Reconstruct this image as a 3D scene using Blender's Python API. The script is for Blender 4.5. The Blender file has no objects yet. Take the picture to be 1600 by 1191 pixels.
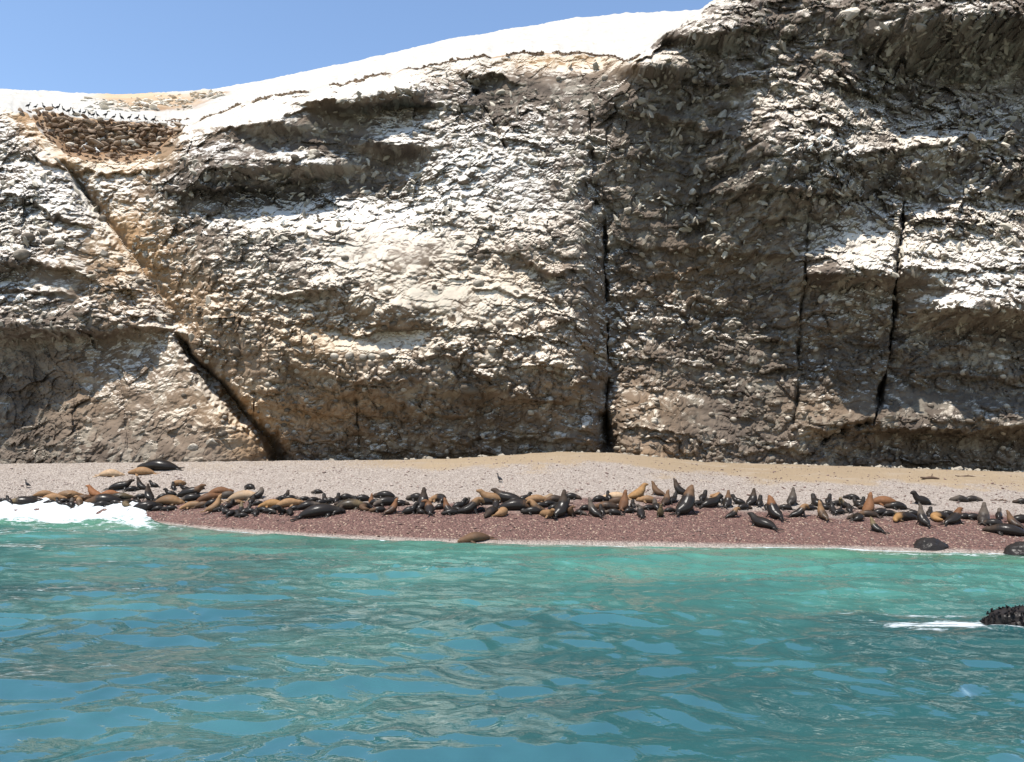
import bpy, math, random
import numpy as np
from mathutils import Matrix, Vector

# ------------------------------------------------------------------ camera
W0, H0, F = 1600.0, 1191.0, 1320.0          # photograph size and focal length in its pixels
CAM_H = 4.0
PITCH, ROLL = math.atan(149.5 / F), math.radians(1.1)
CAM = np.array([0.0, 0.0, CAM_H])
_f = np.array([0, math.cos(PITCH), math.sin(PITCH)])
_r0 = np.array([1.0, 0, 0]); _u0 = np.array([0, -math.sin(PITCH), math.cos(PITCH)])
CR = math.cos(ROLL) * _r0 + math.sin(ROLL) * _u0
CU = -math.sin(ROLL) * _r0 + math.cos(ROLL) * _u0

scene = bpy.context.scene
col = scene.collection
cam_data = bpy.data.cameras.new("camera")
cam_data.sensor_width = 36.0
cam_data.lens = 36.0 * F / W0
cam_data.clip_end = 3000.0
cam = bpy.data.objects.new("camera", cam_data)
cam.matrix_world = Matrix(((CR[0], CU[0], -_f[0], 0), (CR[1], CU[1], -_f[1], 0), (CR[2], CU[2], -_f[2], CAM_H), (0, 0, 0, 1)))
col.objects.link(cam)
scene.camera = cam

# ------------------------------------------------------------------ light
SUN_ELEV, SUN_AZ = math.radians(65.0), math.radians(-43.0)   # azimuth from the camera's back, negative = left
sx, sy, sz = math.sin(SUN_AZ) * math.cos(SUN_ELEV), -math.cos(SUN_AZ) * math.cos(SUN_ELEV), math.sin(SUN_ELEV)
sun_l = bpy.data.lights.new("sun", 'SUN')
sun_l.energy = 4.8
sun_l.angle = math.radians(0.53)
sun_l.color = (1.0, 0.955, 0.88)
sun = bpy.data.objects.new("sun", sun_l)
sun.rotation_euler = Vector((sx, sy, sz)).to_track_quat('Z', 'Y').to_euler()
col.objects.link(sun)
world = bpy.data.worlds.new("World")
scene.world = world
world.use_nodes = True
wn = world.node_tree
bg = wn.nodes["Background"]
skyn = wn.nodes.new("ShaderNodeTexSky")
skyn.sky_type = 'NISHITA'
skyn.sun_disc = False
skyn.sun_elevation = SUN_ELEV
skyn.sun_rotation = math.atan2(sx, sy)
skyn.air_density = 1.0
skyn.dust_density = 0.0
skyn.ozone_density = 1.8
wn.links.new(skyn.outputs[0], bg.inputs[0])
bg.inputs[1].default_value = 0.15
scene.view_settings.view_transform = 'Standard'
scene.view_settings.look = 'None'
scene.view_settings.exposure = 0.62
scene.view_settings.gamma = 1.0
scene.cycles.max_bounces = 3
scene.cycles.diffuse_bounces = 2
scene.cycles.glossy_bounces = 2
scene.cycles.transparent_max_bounces = 6

# ------------------------------------------------------------------ helpers
rng = np.random.default_rng(7)
random.seed(7)

def ray(u, v):
    """direction (y component 1) through the photograph's pixel u, v"""
    u = np.asarray(u, float); v = np.asarray(v, float)
    d = _f * F + (u - W0 / 2)[..., None] * CR - (v - H0 / 2)[..., None] * CU
    return d / d[..., 1:2]

def at(u, v, Y):
    return CAM + ray(u, v) * np.asarray(Y, float)[..., None]

def project(p):
    p = np.asarray(p, float) - CAM
    z = p @ _f
    return W0 / 2 + F * (p @ CR) / z, H0 / 2 - F * (p @ CU) / z

def _hash(ix, iy, seed):
    h = (ix.astype(np.int64) * 374761393 + iy.astype(np.int64) * 668265263 + seed * 1274126177) & 0xFFFFFFFF
    h = ((h ^ (h >> 13)) * 1274126177) & 0xFFFFFFFF
    h = ((h ^ (h >> 15)) * 2246822519) & 0xFFFFFFFF
    return ((h ^ (h >> 16)) & 0xFFFFFF) / float(0x1000000)

def gnoise(x, y, seed=0):
    xi, yi = np.floor(x), np.floor(y)
    fx, fy = x - xi, y - yi
    ux, uy = fx * fx * fx * (fx * (fx * 6 - 15) + 10), fy * fy * fy * (fy * (fy * 6 - 15) + 10)
    def g(a, b):
        t = _hash(xi + a, yi + b, seed) * 2 * math.pi
        return np.cos(t) * (fx - a) + np.sin(t) * (fy - b)
    return ((g(0, 0) * (1 - ux) + g(1, 0) * ux) * (1 - uy) + (g(0, 1) * (1 - ux) + g(1, 1) * ux) * uy) * 1.45

def fbm(x, y, octaves=4, seed=0, gain=0.5):
    a, s, n = 1.0, 0.0, 0.0
    for o in range(octaves):
        s = s + a * gnoise(x * 2 ** o + 17.3 * o, y * 2 ** o - 9.1 * o, seed + o)
        n += a; a *= gain
    return s / n

def worley(x, y, seed=0):
    """F1, F2, offset to the nearest seed point and two random numbers of its cell"""
    xi, yi = np.floor(x), np.floor(y)
    f1 = np.full(x.shape, 9.0); f2 = f1.copy()
    ox = np.zeros(x.shape); oy = ox.copy(); r1 = ox.copy(); r2 = ox.copy(); r3 = ox.copy()
    for a in (-1, 0, 1):
        for b in (-1, 0, 1):
            cx, cy = xi + a, yi + b
            dx = x - cx - _hash(cx, cy, seed); dy = y - cy - _hash(cx, cy, seed + 1)
            d = np.sqrt(dx * dx + dy * dy)
            m = d < f1
            f2 = np.where(m, f1, np.minimum(f2, d))
            f1 = np.where(m, d, f1); ox = np.where(m, dx, ox); oy = np.where(m, dy, oy)
            r1 = np.where(m, _hash(cx, cy, seed + 2), r1); r2 = np.where(m, _hash(cx, cy, seed + 3), r2)
            r3 = np.where(m, _hash(cx, cy, seed + 4), r3)
    return f1, f2, ox, oy, r1, r2, r3

def sstep(a, b, x):
    t = np.clip((x - a) / (b - a), 0, 1)
    return t * t * (3 - 2 * t)

def blur(a, su, sv):
    def k(s):
        n = int(3 * s) + 1
        w = np.exp(-0.5 * (np.arange(-n, n + 1) / s) ** 2)
        return w / w.sum(), n
    for ax, s in ((0, sv), (1, su)):
        if s <= 0: continue
        w, n = k(s)
        p = np.pad(a, [(n, n) if i == ax else (0, 0) for i in (0, 1)], mode='edge')
        out = np.zeros_like(a)
        for i, wi in enumerate(w):
            out += wi * (p[i:i + a.shape[0], :] if ax == 0 else p[:, i:i + a.shape[1]])
        a = out
    return a

def mesh_from(name, co, faces, mat=None, smooth=True, colors=None):
    """faces: (n,3) or (n,4) int array"""
    me = bpy.data.meshes.new(name)
    co = np.ascontiguousarray(co, dtype=np.float32); faces = np.ascontiguousarray(faces, dtype=np.int32)
    n, k = faces.shape
    me.vertices.add(len(co)); me.vertices.foreach_set("co", co.ravel())
    me.loops.add(n * k); me.loops.foreach_set("vertex_index", faces.ravel())
    me.polygons.add(n); me.polygons.foreach_set("loop_start", np.arange(0, n * k, k, dtype=np.int32))
    me.polygons.foreach_set("use_smooth", np.full(n, smooth))
    if colors is not None:
        for cname, c in colors.items():
            at_ = me.color_attributes.new(cname, 'FLOAT_COLOR', 'POINT')
            c = np.asarray(c, np.float32)
            if c.shape[1] == 3: c = np.concatenate([c, np.ones((len(c), 1), np.float32)], 1)
            at_.data.foreach_set("color", np.ascontiguousarray(c).ravel())
    me.update(calc_edges=True)
    if mat: me.materials.append(mat)
    return me

def obj(name, me, parent=None, kind=None, label=None, cat=None, group=None):
    o = bpy.data.objects.new(name, me)
    col.objects.link(o)
    if parent is not None: o.parent = parent
    if kind: o["kind"] = kind
    if label: o["label"] = label
    if cat: o["category"] = cat
    if group: o["group"] = group
    return o

def grid_faces(nr, nc):
    i = np.arange(nr - 1)[:, None] * nc + np.arange(nc - 1)[None, :]
    return np.stack([i, i + 1, i + nc + 1, i + nc], -1).reshape(-1, 4)

class Mat:
    def __init__(s, name):
        s.m = bpy.data.materials.new(name); s.m.use_nodes = True
        s.t = s.m.node_tree; s.b = s.t.nodes["Principled BSDF"]
    def n(s, typ, **kw):
        nd = s.t.nodes.new("ShaderNode" + typ)
        for k, v in kw.items(): setattr(nd, k, v)
        return nd
    def l(s, a, b): s.t.links.new(a, b)
    def setin(s, sock, val):
        if hasattr(val, "links") or isinstance(val, bpy.types.NodeSocket): s.l(val, sock)
        else: sock.default_value = val
    def math(s, op, a, b=0.0, c=0.0, clamp=False):
        nd = s.n("Math", operation=op); nd.use_clamp = clamp
        for i, x in enumerate((a, b, c)): s.setin(nd.inputs[i], x)
        return nd.outputs[0]
    def mix(s, fac, a, b, mode='MIX'):
        nd = s.n("Mix", data_type='RGBA', blend_type=mode)
        s.setin(nd.inputs[0], fac)
        for i, x in ((6, a), (7, b)):
            s.setin(nd.inputs[i], (*x, 1) if isinstance(x, tuple) and len(x) == 3 else x)
        return nd.outputs[2]
    def ramp(s, fac, lo, hi):
        nd = s.n("MapRange"); nd.interpolation_type = 'SMOOTHSTEP'
        s.setin(nd.inputs[0], fac); nd.inputs[1].default_value = lo; nd.inputs[2].default_value = hi
        return nd.outputs[0]
    def noise(s, scale, detail=4, rough=0.55, vec=None, dist=0.0):
        nd = s.n("TexNoise"); nd.inputs["Scale"].default_value = scale; nd.inputs["Detail"].default_value = detail
        nd.inputs["Roughness"].default_value = rough; nd.inputs["Distortion"].default_value = dist
        if vec is not None: s.l(vec, nd.inputs["Vector"])
        return nd.outputs["Fac"]
    def pos(s, scale=None):
        p = s.n("NewGeometry").outputs["Position"]
        if scale is None: return p
        mp = s.n("Mapping"); mp.inputs["Scale"].default_value = scale; s.l(p, mp.inputs[0])
        return mp.outputs[0]
    def sepn(s):
        sp = s.n("SeparateXYZ"); s.l(s.n("NewGeometry").outputs["Normal"], sp.inputs[0]); return sp.outputs
    def attr(s, name):
        a = s.n("Attribute"); a.attribute_name = name
        sp = s.n("SeparateColor"); s.l(a.outputs["Color"], sp.inputs[0])
        return a.outputs["Color"], sp.outputs
    def bump(s, h, strength, dist):
        b = s.n("Bump"); b.inputs["Strength"].default_value = strength; b.inputs["Distance"].default_value = dist
        s.l(h, b.inputs["Height"]); s.l(b.outputs[0], s.b.inputs["Normal"])
    def out(s, color=None, rough=0.9, spec=0.2):
        if color is not None: s.setin(s.b.inputs["Base Color"], color)
        s.setin(s.b.inputs["Roughness"], rough); s.b.inputs["Specular IOR Level"].default_value = spec
        return s.m

# ------------------------------------------------------------------ materials
def rock_material():
    m = Mat("conglomerate_rock")
    _, z = m.attr("zone")                       # R guano wash and painted light, G ochre, B dark rock and painted shade
    _, q = m.attr("piece")                      # R tint of each slab, G tint of each cobble, B bedding
    nz = m.sepn()[2]
    mid = m.noise(1.1, 4, 0.62); fine = m.noise(7.0, 3, 0.65)
    c = m.mix(q[2], (0.060, 0.046, 0.037), (0.180, 0.142, 0.110))
    c = m.mix(m.math('MULTIPLY', m.ramp(q[0], 0.45, 0.9), 0.75), c, (0.25, 0.22, 0.175))
    c = m.mix(m.math('MULTIPLY', z[1], m.ramp(mid, 0.2, 0.6), clamp=True), c, (0.33, 0.205, 0.108))
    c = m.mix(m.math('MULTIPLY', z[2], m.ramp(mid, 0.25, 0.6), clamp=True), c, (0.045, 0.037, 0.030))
    # guano settles on what faces up
    g = m.math('ADD', m.math('MULTIPLY', nz, 1.0), m.math('MULTIPLY', z[0], 1.0))
    g = m.math('ADD', g, m.math('MULTIPLY', m.math('SUBTRACT', mid, 0.5), 1.5))
    g = m.math('ADD', g, m.math('MULTIPLY', m.math('SUBTRACT', fine, 0.5), 1.0))
    g = m.math('ADD', g, m.math('MULTIPLY', m.math('SUBTRACT', q[0], 0.5), 0.5))
    g = m.math('ADD', g, m.math('MULTIPLY', q[1], 0.35))
    gm = m.ramp(g, 0.32, 0.74)
    gcol = m.mix(m.ramp(mid, 0.35, 0.65), (0.55, 0.475, 0.39), (0.645, 0.60, 0.54))
    gcol = m.mix(m.math('MULTIPLY', z[1], 0.75, clamp=True), gcol, (0.53, 0.425, 0.30))
    c = m.mix(m.math('MULTIPLY', gm, 0.95), c, gcol)
    h = m.noise(3.4, 5, 0.72)
    m.bump(h, 0.8, 0.26)
    return m.out(c, 0.93, 0.12)

def guano_material():
    m = Mat("guano_crust")
    _, z = m.attr("zone")                       # G bare tan rock
    mid = m.noise(0.5, 5, 0.6, m.pos((1, 0.35, 1))); fine = m.noise(3.0, 5, 0.65)
    white = m.mix(mid, (0.36, 0.335, 0.29), (0.48, 0.46, 0.42))
    tan = m.mix(m.ramp(fine, 0.35, 0.65), (0.20, 0.115, 0.062), (0.46, 0.34, 0.22))
    f = m.ramp(m.math('ADD', z[1], m.math('MULTIPLY', m.math('SUBTRACT', mid, 0.5), 0.9)), 0.25, 0.75)
    c = m.mix(f, white, tan)
    c = m.mix(m.math('MULTIPLY', m.ramp(m.noise(0.9, 5, 0.75, m.pos((1, 0.3, 1))), 0.56, 0.68), 0.7), c, (0.36, 0.29, 0.21))
    m.bump(m.math('ADD', fine, m.noise(11, 3, 0.6)), 0.6, 0.12)
    return m.out(c, 0.95, 0.1)

def stone_material(name, cols, guano=0.55):
    m = Mat(name)
    oi = m.n("ObjectInfo").outputs["Random"]
    a, z = m.attr("tint")
    c = m.mix(m.ramp(m.math('ADD', m.noise(1.1, 4, 0.6), m.math('MULTIPLY', m.math('SUBTRACT', oi, 0.5), 0.7)), 0.3, 0.7), cols[0], cols[1])
    nz = m.sepn()[2]
    g = m.math('ADD', m.math('MULTIPLY', nz, 0.55), m.math('ADD', m.math('MULTIPLY', m.noise(1.7, 4, 0.6), 0.8), m.math('SUBTRACT', m.math('MULTIPLY', oi, 0.5), 0.62)))
    c = m.mix(m.math('MULTIPLY', m.ramp(g, 0.15, 0.6), guano), c, (0.58, 0.52, 0.42))
    m.bump(m.noise(5.0, 3, 0.65), 0.7, 0.12)
    return m.out(c, 0.9, 0.2)

def shingle_material():
    m = Mat("shingle")
    _, z = m.attr("zone")                       # R wet red gravel, G sand, B weed strip
    vo = m.n("TexVoronoi"); vo.inputs["Scale"].default_value = 11.0; m.l(m.pos((1, 0.75, 1)), vo.inputs["Vector"])
    vs = m.n("SeparateColor"); m.l(vo.outputs["Color"], vs.inputs[0])
    r1, r2 = vs.outputs[0], vs.outputs[1]
    n = m.noise(0.7, 4, 0.6)
    dry = m.mix(r1, (0.195, 0.157, 0.128), (0.415, 0.352, 0.300))
    wet = m.mix(r1, (0.066, 0.036, 0.030), (0.205, 0.112, 0.088))
    wet = m.mix(m.ramp(r2, 0.92, 0.99), wet, (0.42, 0.31, 0.22))
    sand = m.mix(m.noise(2.2, 5, 0.65), (0.235, 0.170, 0.105), (0.40, 0.305, 0.20))
    sand = m.mix(m.ramp(m.noise(0.45, 5, 0.7, m.pos((0.5, 1.4, 1))), 0.5, 0.7), sand, (0.33, 0.26, 0.19))
    k = m.math('MULTIPLY', m.math('SUBTRACT', n, 0.5), 0.7)
    c = m.mix(m.ramp(m.math('ADD', z[0], k), 0.3, 0.7), dry, wet)
    k2 = m.math('ADD', k, m.math('ADD', m.math('MULTIPLY', m.math('SUBTRACT', m.noise(3.0, 4, 0.7), 0.5), 0.9), m.math('MULTIPLY', m.math('SUBTRACT', r2, 0.5), 0.5)))
    c = m.mix(m.ramp(m.math('ADD', z[1], k2), 0.30, 0.85), c, sand)
    c = m.mix(m.math('MULTIPLY', m.ramp(m.noise(1.0, 5, 0.7, m.pos((0.5, 1.6, 1))), 0.63, 0.72), 0.5), c, (0.12, 0.075, 0.05))
    h = m.math('ADD', m.math('MULTIPLY', vo.outputs["Distance"], -1.0), m.math('MULTIPLY', m.noise(3.0, 4), 0.6))
    m.bump(h, 0.9, 0.12)
    rough = m.math('SUBTRACT', 0.92, m.math('MULTIPLY', z[0], 0.3))
    return m.out(c, rough, 0.25)

def water_material():
    m = Mat("sea_water")
    a, z = m.attr("zone")                       # R foam, G shallow turquoise, B near-shore green
    n = m.noise(0.35, 4, 0.6)
    deep = m.mix(n, (0.018, 0.076, 0.080), (0.030, 0.112, 0.110))
    c = m.mix(z[1], deep, (0.080, 0.245, 0.196))
    c = m.mix(z[2], c, (0.085, 0.215, 0.135))
    f1 = m.noise(1.6, 5, 0.72, m.pos((0.7, 1.4, 1)), 0.4); f2 = m.noise(5.5, 3, 0.75)
    f = m.math('ADD', z[0], m.math('ADD', m.math('MULTIPLY', m.math('SUBTRACT', f1, 0.5), 3.4), m.math('MULTIPLY', m.math('SUBTRACT', f2, 0.5), 1.4)))
    fm = m.math('MULTIPLY', m.ramp(f, 0.38, 0.95), m.ramp(z[0], 0.02, 0.12))
    c = m.mix(fm, c, (0.47, 0.50, 0.50))
    m.bump(m.noise(2.6, 3, 0.5, m.pos((0.7, 1.2, 1)), 0.4), 0.25, 0.10)
    rough = m.math('ADD', 0.035, m.math('MULTIPLY', fm, 0.8))
    m.b.inputs["IOR"].default_value = 2.4
    return m.out(c, rough, 0.5)

def fur_material():
    m = Mat("sea_lion_fur")
    oi = m.n("ObjectInfo")
    a, z = m.attr("part")                       # R wet rear and belly, G head
    n = m.noise(4.0, 4, 0.6, m.n("TexCoord").outputs["Object"])
    wet = m.math('MULTIPLY', m.math('ADD', z[0], m.math('MULTIPLY', m.math('SUBTRACT', n, 0.5), 0.9)), oi.outputs["Alpha"])
    wf = m.ramp(wet, 0.18, 0.5)
    c = m.mix(m.ramp(n, 0.3, 0.7), m.mix(1.0, oi.outputs["Color"], (0.72, 0.68, 0.64), 'MULTIPLY'), oi.outputs["Color"])
    c = m.mix(wf, c, (0.020, 0.016, 0.013))
    m.bump(m.noise(22, 3, 0.6, m.n("TexCoord").outputs["Object"]), 0.25, 0.02)
    rough = m.math('SUBTRACT', 0.68, m.math('MULTIPLY', wf, 0.40))
    return m.out(c, rough, 0.18)

M_ROCK, M_GUANO, M_SHINGLE, M_WATER, M_FUR = rock_material(), guano_material(), shingle_material(), water_material(), fur_material()
M_STONE = stone_material("cliff_cobble", ((0.10, 0.078, 0.058), (0.27, 0.23, 0.185)), 0.7)
M_WALL = stone_material("wall_stone", ((0.165, 0.108, 0.070), (0.29, 0.205, 0.14)), 0.3)
M_WETROCK = stone_material("wet_rock", ((0.008, 0.007, 0.007), (0.026, 0.022, 0.020)), 0.0)
M_WETROCK.node_tree.nodes["Principled BSDF"].inputs["Roughness"].default_value = 0.3
M_WETROCK.node_tree.nodes["Principled BSDF"].inputs["Specular IOR Level"].default_value = 0.1

# ------------------------------------------------------------------ the cliff: one rock face with real relief
RIM = np.array([(-170, 150), (0, 168), (40, 178), (85, 228), (110, 246), (180, 255), (240, 247), (262, 220), (290, 199), (340, 177),
                (420, 155), (520, 135), (620, 115), (720, 96), (800, 88), (900, 86), (955, 92), (985, 97), (1005, 84), (1030, 62), (1060, 42),
                (1120, 2), (1200, -45), (1350, -95), (1600, -120), (1770, -120)], float)
def rim_v(u):
    u = np.asarray(u, float)
    return np.interp(u, RIM[:, 0], RIM[:, 1]) + 4.5 * gnoise(u / 17, u * 0 + .37, 21) + 2.5 * gnoise(u / 6, u * 0 + .61, 22)

# distance of the face from the camera plane (m) down each column of the photograph: (v, metres)
COLS = {
    -170: [(-250, 96), (150, 92), (300, 87), (400, 84), (505, 80.5), (535, 83), (720, 85)],
    0: [(-250, 98), (150, 91), (240, 87.5), (330, 85.5), (410, 82.5), (440, 83.5), (505, 80.4), (535, 83.6), (620, 84), (720, 83)],
    100: [(-250, 98), (150, 93), (230, 89.5), (300, 86.5), (400, 83.2), (440, 83), (505, 81.6), (530, 84), (620, 82.6), (720, 80)],
    200: [(-250, 98), (150, 95), (250, 90.5), (300, 88), (400, 85.5), (505, 83.2), (530, 84.8), (600, 82.2), (720, 78.6)],
    270: [(-250, 99), (150, 95), (240, 89.5), (300, 87.2), (400, 86.6), (500, 86), (560, 84), (640, 80.8), (720, 78.3)],
    330: [(-250, 100), (150, 93), (205, 88), (245, 85.2), (270, 84.2), (286, 86.2), (330, 86), (370, 84.4), (430, 83.2), (480, 82.8), (560, 83.6), (640, 82), (720, 79)],
    430: [(-250, 100), (140, 92), (168, 88), (196, 84.8), (212, 88), (240, 88), (258, 85), (272, 88.6), (325, 87.6), (362, 83.2), (400, 82.2), (450, 82), (540, 80.8), (620, 82.4), (720, 84)],
    520: [(-250, 100), (130, 92), (156, 86), (172, 90), (236, 89.6), (256, 86), (274, 89.4), (325, 88), (362, 83), (450, 81), (500, 82.8), (550, 80.4), (610, 82.4), (650, 84.4), (720, 85.4)],
    620: [(-250, 100), (110, 92.5), (142, 86.2), (160, 91), (196, 90.4), (226, 86.8), (245, 91), (315, 89.4), (362, 83.8), (400, 81.6), (480, 80.2), (520, 83.4), (560, 80.4), (610, 81), (650, 84.6), (720, 86)],
    690: [(-250, 100), (98, 93), (150, 89.6), (230, 87.6), (330, 85), (400, 82.4), (480, 80.6), (560, 80.5), (600, 81.2), (645, 84.6), (720, 85.8)],
    740: [(-250, 100), (95, 93), (150, 89.5), (230, 87), (330, 84.8), (400, 82.6), (480, 80.8), (560, 80.4), (600, 81.4), (640, 84.4), (720, 85.6)],
    840: [(-250, 100), (88, 93), (150, 90.2), (230, 87.6), (330, 84.6), (385, 82), (420, 82.8), (500, 80.4), (580, 80.4), (640, 83), (690, 85), (720, 85)],
    905: [(-250, 100), (88, 93), (150, 90), (230, 87), (330, 84.2), (420, 82), (500, 80.4), (590, 80.6), (640, 82.4), (720, 84)],
    945: [(-250, 100), (95, 92), (150, 87.6), (230, 87.6), (330, 88.6), (420, 89), (520, 88.6), (600, 87.4), (650, 85.4), (720, 83)],
    1010: [(-250, 98), (75, 88), (100, 80), (125, 84.8), (230, 87), (300, 88), (400, 89.4), (520, 89.6), (600, 87.8), (640, 83.4), (720, 80.4)],
    1110: [(-250, 97), (0, 87), (48, 79.4), (75, 84), (180, 86), (250, 86.6), (320, 88), (420, 89.6), (520, 90.4), (620, 89.6), (680, 87), (720, 86)],
    1200: [(-250, 96), (-50, 86.5), (20, 83.6), (60, 84.8), (140, 83.2), (225, 79.8), (270, 81), (330, 84), (420, 87.6), (520, 88.8), (620, 88.4), (720, 87)],
    1300: [(-250, 96), (-60, 86), (20, 82.6), (60, 84.6), (140, 83.4), (225, 80.2), (290, 82), (345, 83.8), (425, 80), (445, 84), (520, 86), (620, 86.4), (655, 85), (720, 86.6)],
    1400: [(-250, 96), (-90, 86), (20, 79.6), (60, 81.6), (120, 87.4), (200, 85.4), (240, 83), (300, 85.6), (345, 84.2), (425, 80.4), (450, 84), (520, 85.6), (600, 86.2), (660, 84.4), (690, 87.4), (720, 87.4)],
    1500: [(-250, 96), (-90, 86), (20, 79), (70, 83), (130, 87.4), (200, 85.2), (235, 83), (300, 86), (345, 84), (430, 81), (482, 79.6), (520, 84.6), (600, 85.6), (660, 83.4), (690, 87.4), (720, 87.4)],
    1600: [(-250, 96), (-90, 86), (20, 79), (90, 86), (150, 87), (200, 85.4), (265, 82.6), (310, 86), (350, 84.2), (430, 81.4), (482, 79.4), (520, 84.4), (600, 85.4), (660, 83), (690, 87.4), (720, 87.4)],
    1770: [(-250, 96), (-90, 86), (20, 80), (120, 86), (200, 85), (350, 84), (430, 82), (482, 80.5), (520, 83.5), (660, 82), (690, 86), (720, 86)],
}
CU_, CV_ = np.arange(-170, 1771, 4.0), np.arange(-250, 781, 4.0)
_ck = sorted(COLS)
_cd = np.stack([np.interp(CV_, [p[0] for p in COLS[k]], [p[1] for p in COLS[k]]) for k in _ck], 1)
_map = np.stack([np.interp(CU_, _ck, r) for r in _cd], 0)
_map = blur(_map, 3.5, 1.7)

def sample(mp, U, V):
    x = np.clip((U - CU_[0]) / 4.0, 0, len(CU_) - 1.001); y = np.clip((V - CV_[0]) / 4.0, 0, len(CV_) - 1.001)
    xi, yi = x.astype(int), y.astype(int); fx, fy = x - xi, y - yi
    return (mp[yi, xi] * (1 - fx) + mp[yi, xi + 1] * fx) * (1 - fy) + (mp[yi + 1, xi] * (1 - fx) + mp[yi + 1, xi + 1] * fx) * fy

def poly_dist(U, V, pts):
    d = np.full(U.shape, 1e9); side = np.zeros(U.shape); tt = np.zeros(U.shape)
    n = len(pts) - 1
    for i in range(n):
        (x0, y0), (x1, y1) = pts[i], pts[i + 1]
        dx, dy = x1 - x0, y1 - y0
        t = np.clip(((U - x0) * dx + (V - y0) * dy) / (dx * dx + dy * dy), 0, 1)
        dd = np.hypot(U - x0 - t * dx, V - y0 - t * dy)
        m = dd < d
        d = np.where(m, dd, d); side = np.where(m, np.sign((U - x0) * dy - (V - y0) * dx), side); tt = np.where(m, (i + t) / n, tt)
    return d, side, tt

# overhanging ledges: line, how far they stick out (m), how far up they taper (px)
LEDGES = [
    ([(-60, 408), (60, 412), (125, 424)], 1.3, 60), ([(-60, 448), (50, 452), (110, 462)], 0.8, 30),
    ([(-100, 518), (130, 522), (262, 512)], 1.7, 60), ([(20, 300), (70, 335), (130, 350)], 1.2, 60), ([(40, 238), (95, 262), (110, 290)], 1.0, 40),
    ([(105, 262), (170, 268), (250, 262)], 1.0, 24),
    ([(260, 296), (330, 292), (420, 288), (500, 268)], 1.5, 70), ([(425, 262), (510, 240)], 0.9, 30),
    ([(480, 158), (560, 160), (640, 150), (690, 165)], 1.7, 50), ([(330, 205), (420, 190), (480, 168)], 0.7, 45), ([(570, 222), (640, 228)], 1.0, 40),
    ([(415, 456), (470, 460), (505, 452)], 1.1, 50), ([(505, 508), (570, 518), (650, 505)], 1.2, 60), ([(420, 560), (520, 590), (640, 592)], 0.9, 40),
    ([(330, 440), (400, 445)], 0.7, 30), ([(560, 600), (650, 640), (720, 650), (760, 610)], 0.9, 45), ([(800, 398), (870, 430), (905, 420)], 1.2, 40),
    ([(740, 445), (860, 470)], 0.6, 35), ([(650, 690), (800, 682), (940, 690)], 0.8, 40), ([(830, 560), (920, 600)], 0.7, 40),
    ([(722, 112), (770, 118), (815, 130)], 1.3, 24), ([(775, 205), (830, 215), (850, 230)], 0.8, 30),
    ([(985, 108), (1040, 62), (1120, 46), (1200, 40)], 1.6, 50), ([(960, 160), (1060, 190), (1150, 210)], 1.0, 60), ([(1100, 300), (1210, 292), (1330, 300)], 1.2, 60),
    ([(1310, 100), (1345, 150), (1420, 130)], 1.6, 60), ([(1340, 240), (1440, 225), (1600, 210)], 1.2, 60), ([(1380, 290), (1500, 310), (1620, 300)], 0.9, 40),
    ([(1255, 430), (1330, 436), (1398, 432)], 1.0, 55), ([(1420, 345), (1480, 340), (1560, 352)], 1.0, 40), ([(1410, 418), (1500, 420), (1620, 415)], 0.8, 40), ([(1400, 484), (1500, 488), (1640, 486)], 1.1, 55),
    ([(1250, 515), (1395, 510)], 0.6, 30), ([(1250, 665), (1300, 668), (1362, 655)], 1.1, 45), ([(1368, 668), (1500, 672), (1660, 668)], 1.8, 55), ([(1110, 560), (1240, 575)], 0.5, 40),
    ([(955, 664), (1050, 668), (1110, 690)], 0.9, 40), ([(1130, 706), (1250, 700)], 0.6, 30), ([(1420, 585), (1620, 590)], 0.6, 40), ([(940, 380), (1080, 385), (1240, 400)], 0.8, 60),
]
# clefts and cracks: line, depth (m), half width (px)
CRACKS = [
    ([(272, 512), (300, 560), (345, 600), (385, 650), (420, 690), (440, 725)], 5.0, 10.5), ([(300, 572), (330, 606), (375, 652)], 3.0, 10.2),
    ([(942, 330), (946, 470), (950, 560), (946, 640), (952, 730)], 2.6, 6), ([(918, 150), (926, 260), (932, 350)], 1.2, 9), ([(940, 640), (950, 700)], 3.5, 12),
    ([(1264, 330), (1258, 420), (1248, 520), (1246, 610), (1235, 690)], 1.0, 5),
    ([(1416, 280), (1408, 360), (1398, 460), (1392, 540), (1376, 610), (1366, 668)], 3.4, 7), ([(1366, 660), (1310, 672), (1275, 700)], 1.6, 6),
    ([(100, 255), (150, 330), (215, 410), (270, 500)], 1.6, 16), ([(722, 108), (745, 150), (790, 235)], 1.6, 8), ([(90, 250), (115, 280), (150, 330)], 1.2, 14),
    ([(395, 610), (400, 690)], 0.8, 4), ([(556, 620), (560, 715)], 0.8, 4), ([(60, 530), (110, 600), (130, 720)], 0.3, 9), ([(180, 540), (195, 640), (200, 720)], 0.3, 8),
]

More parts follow.
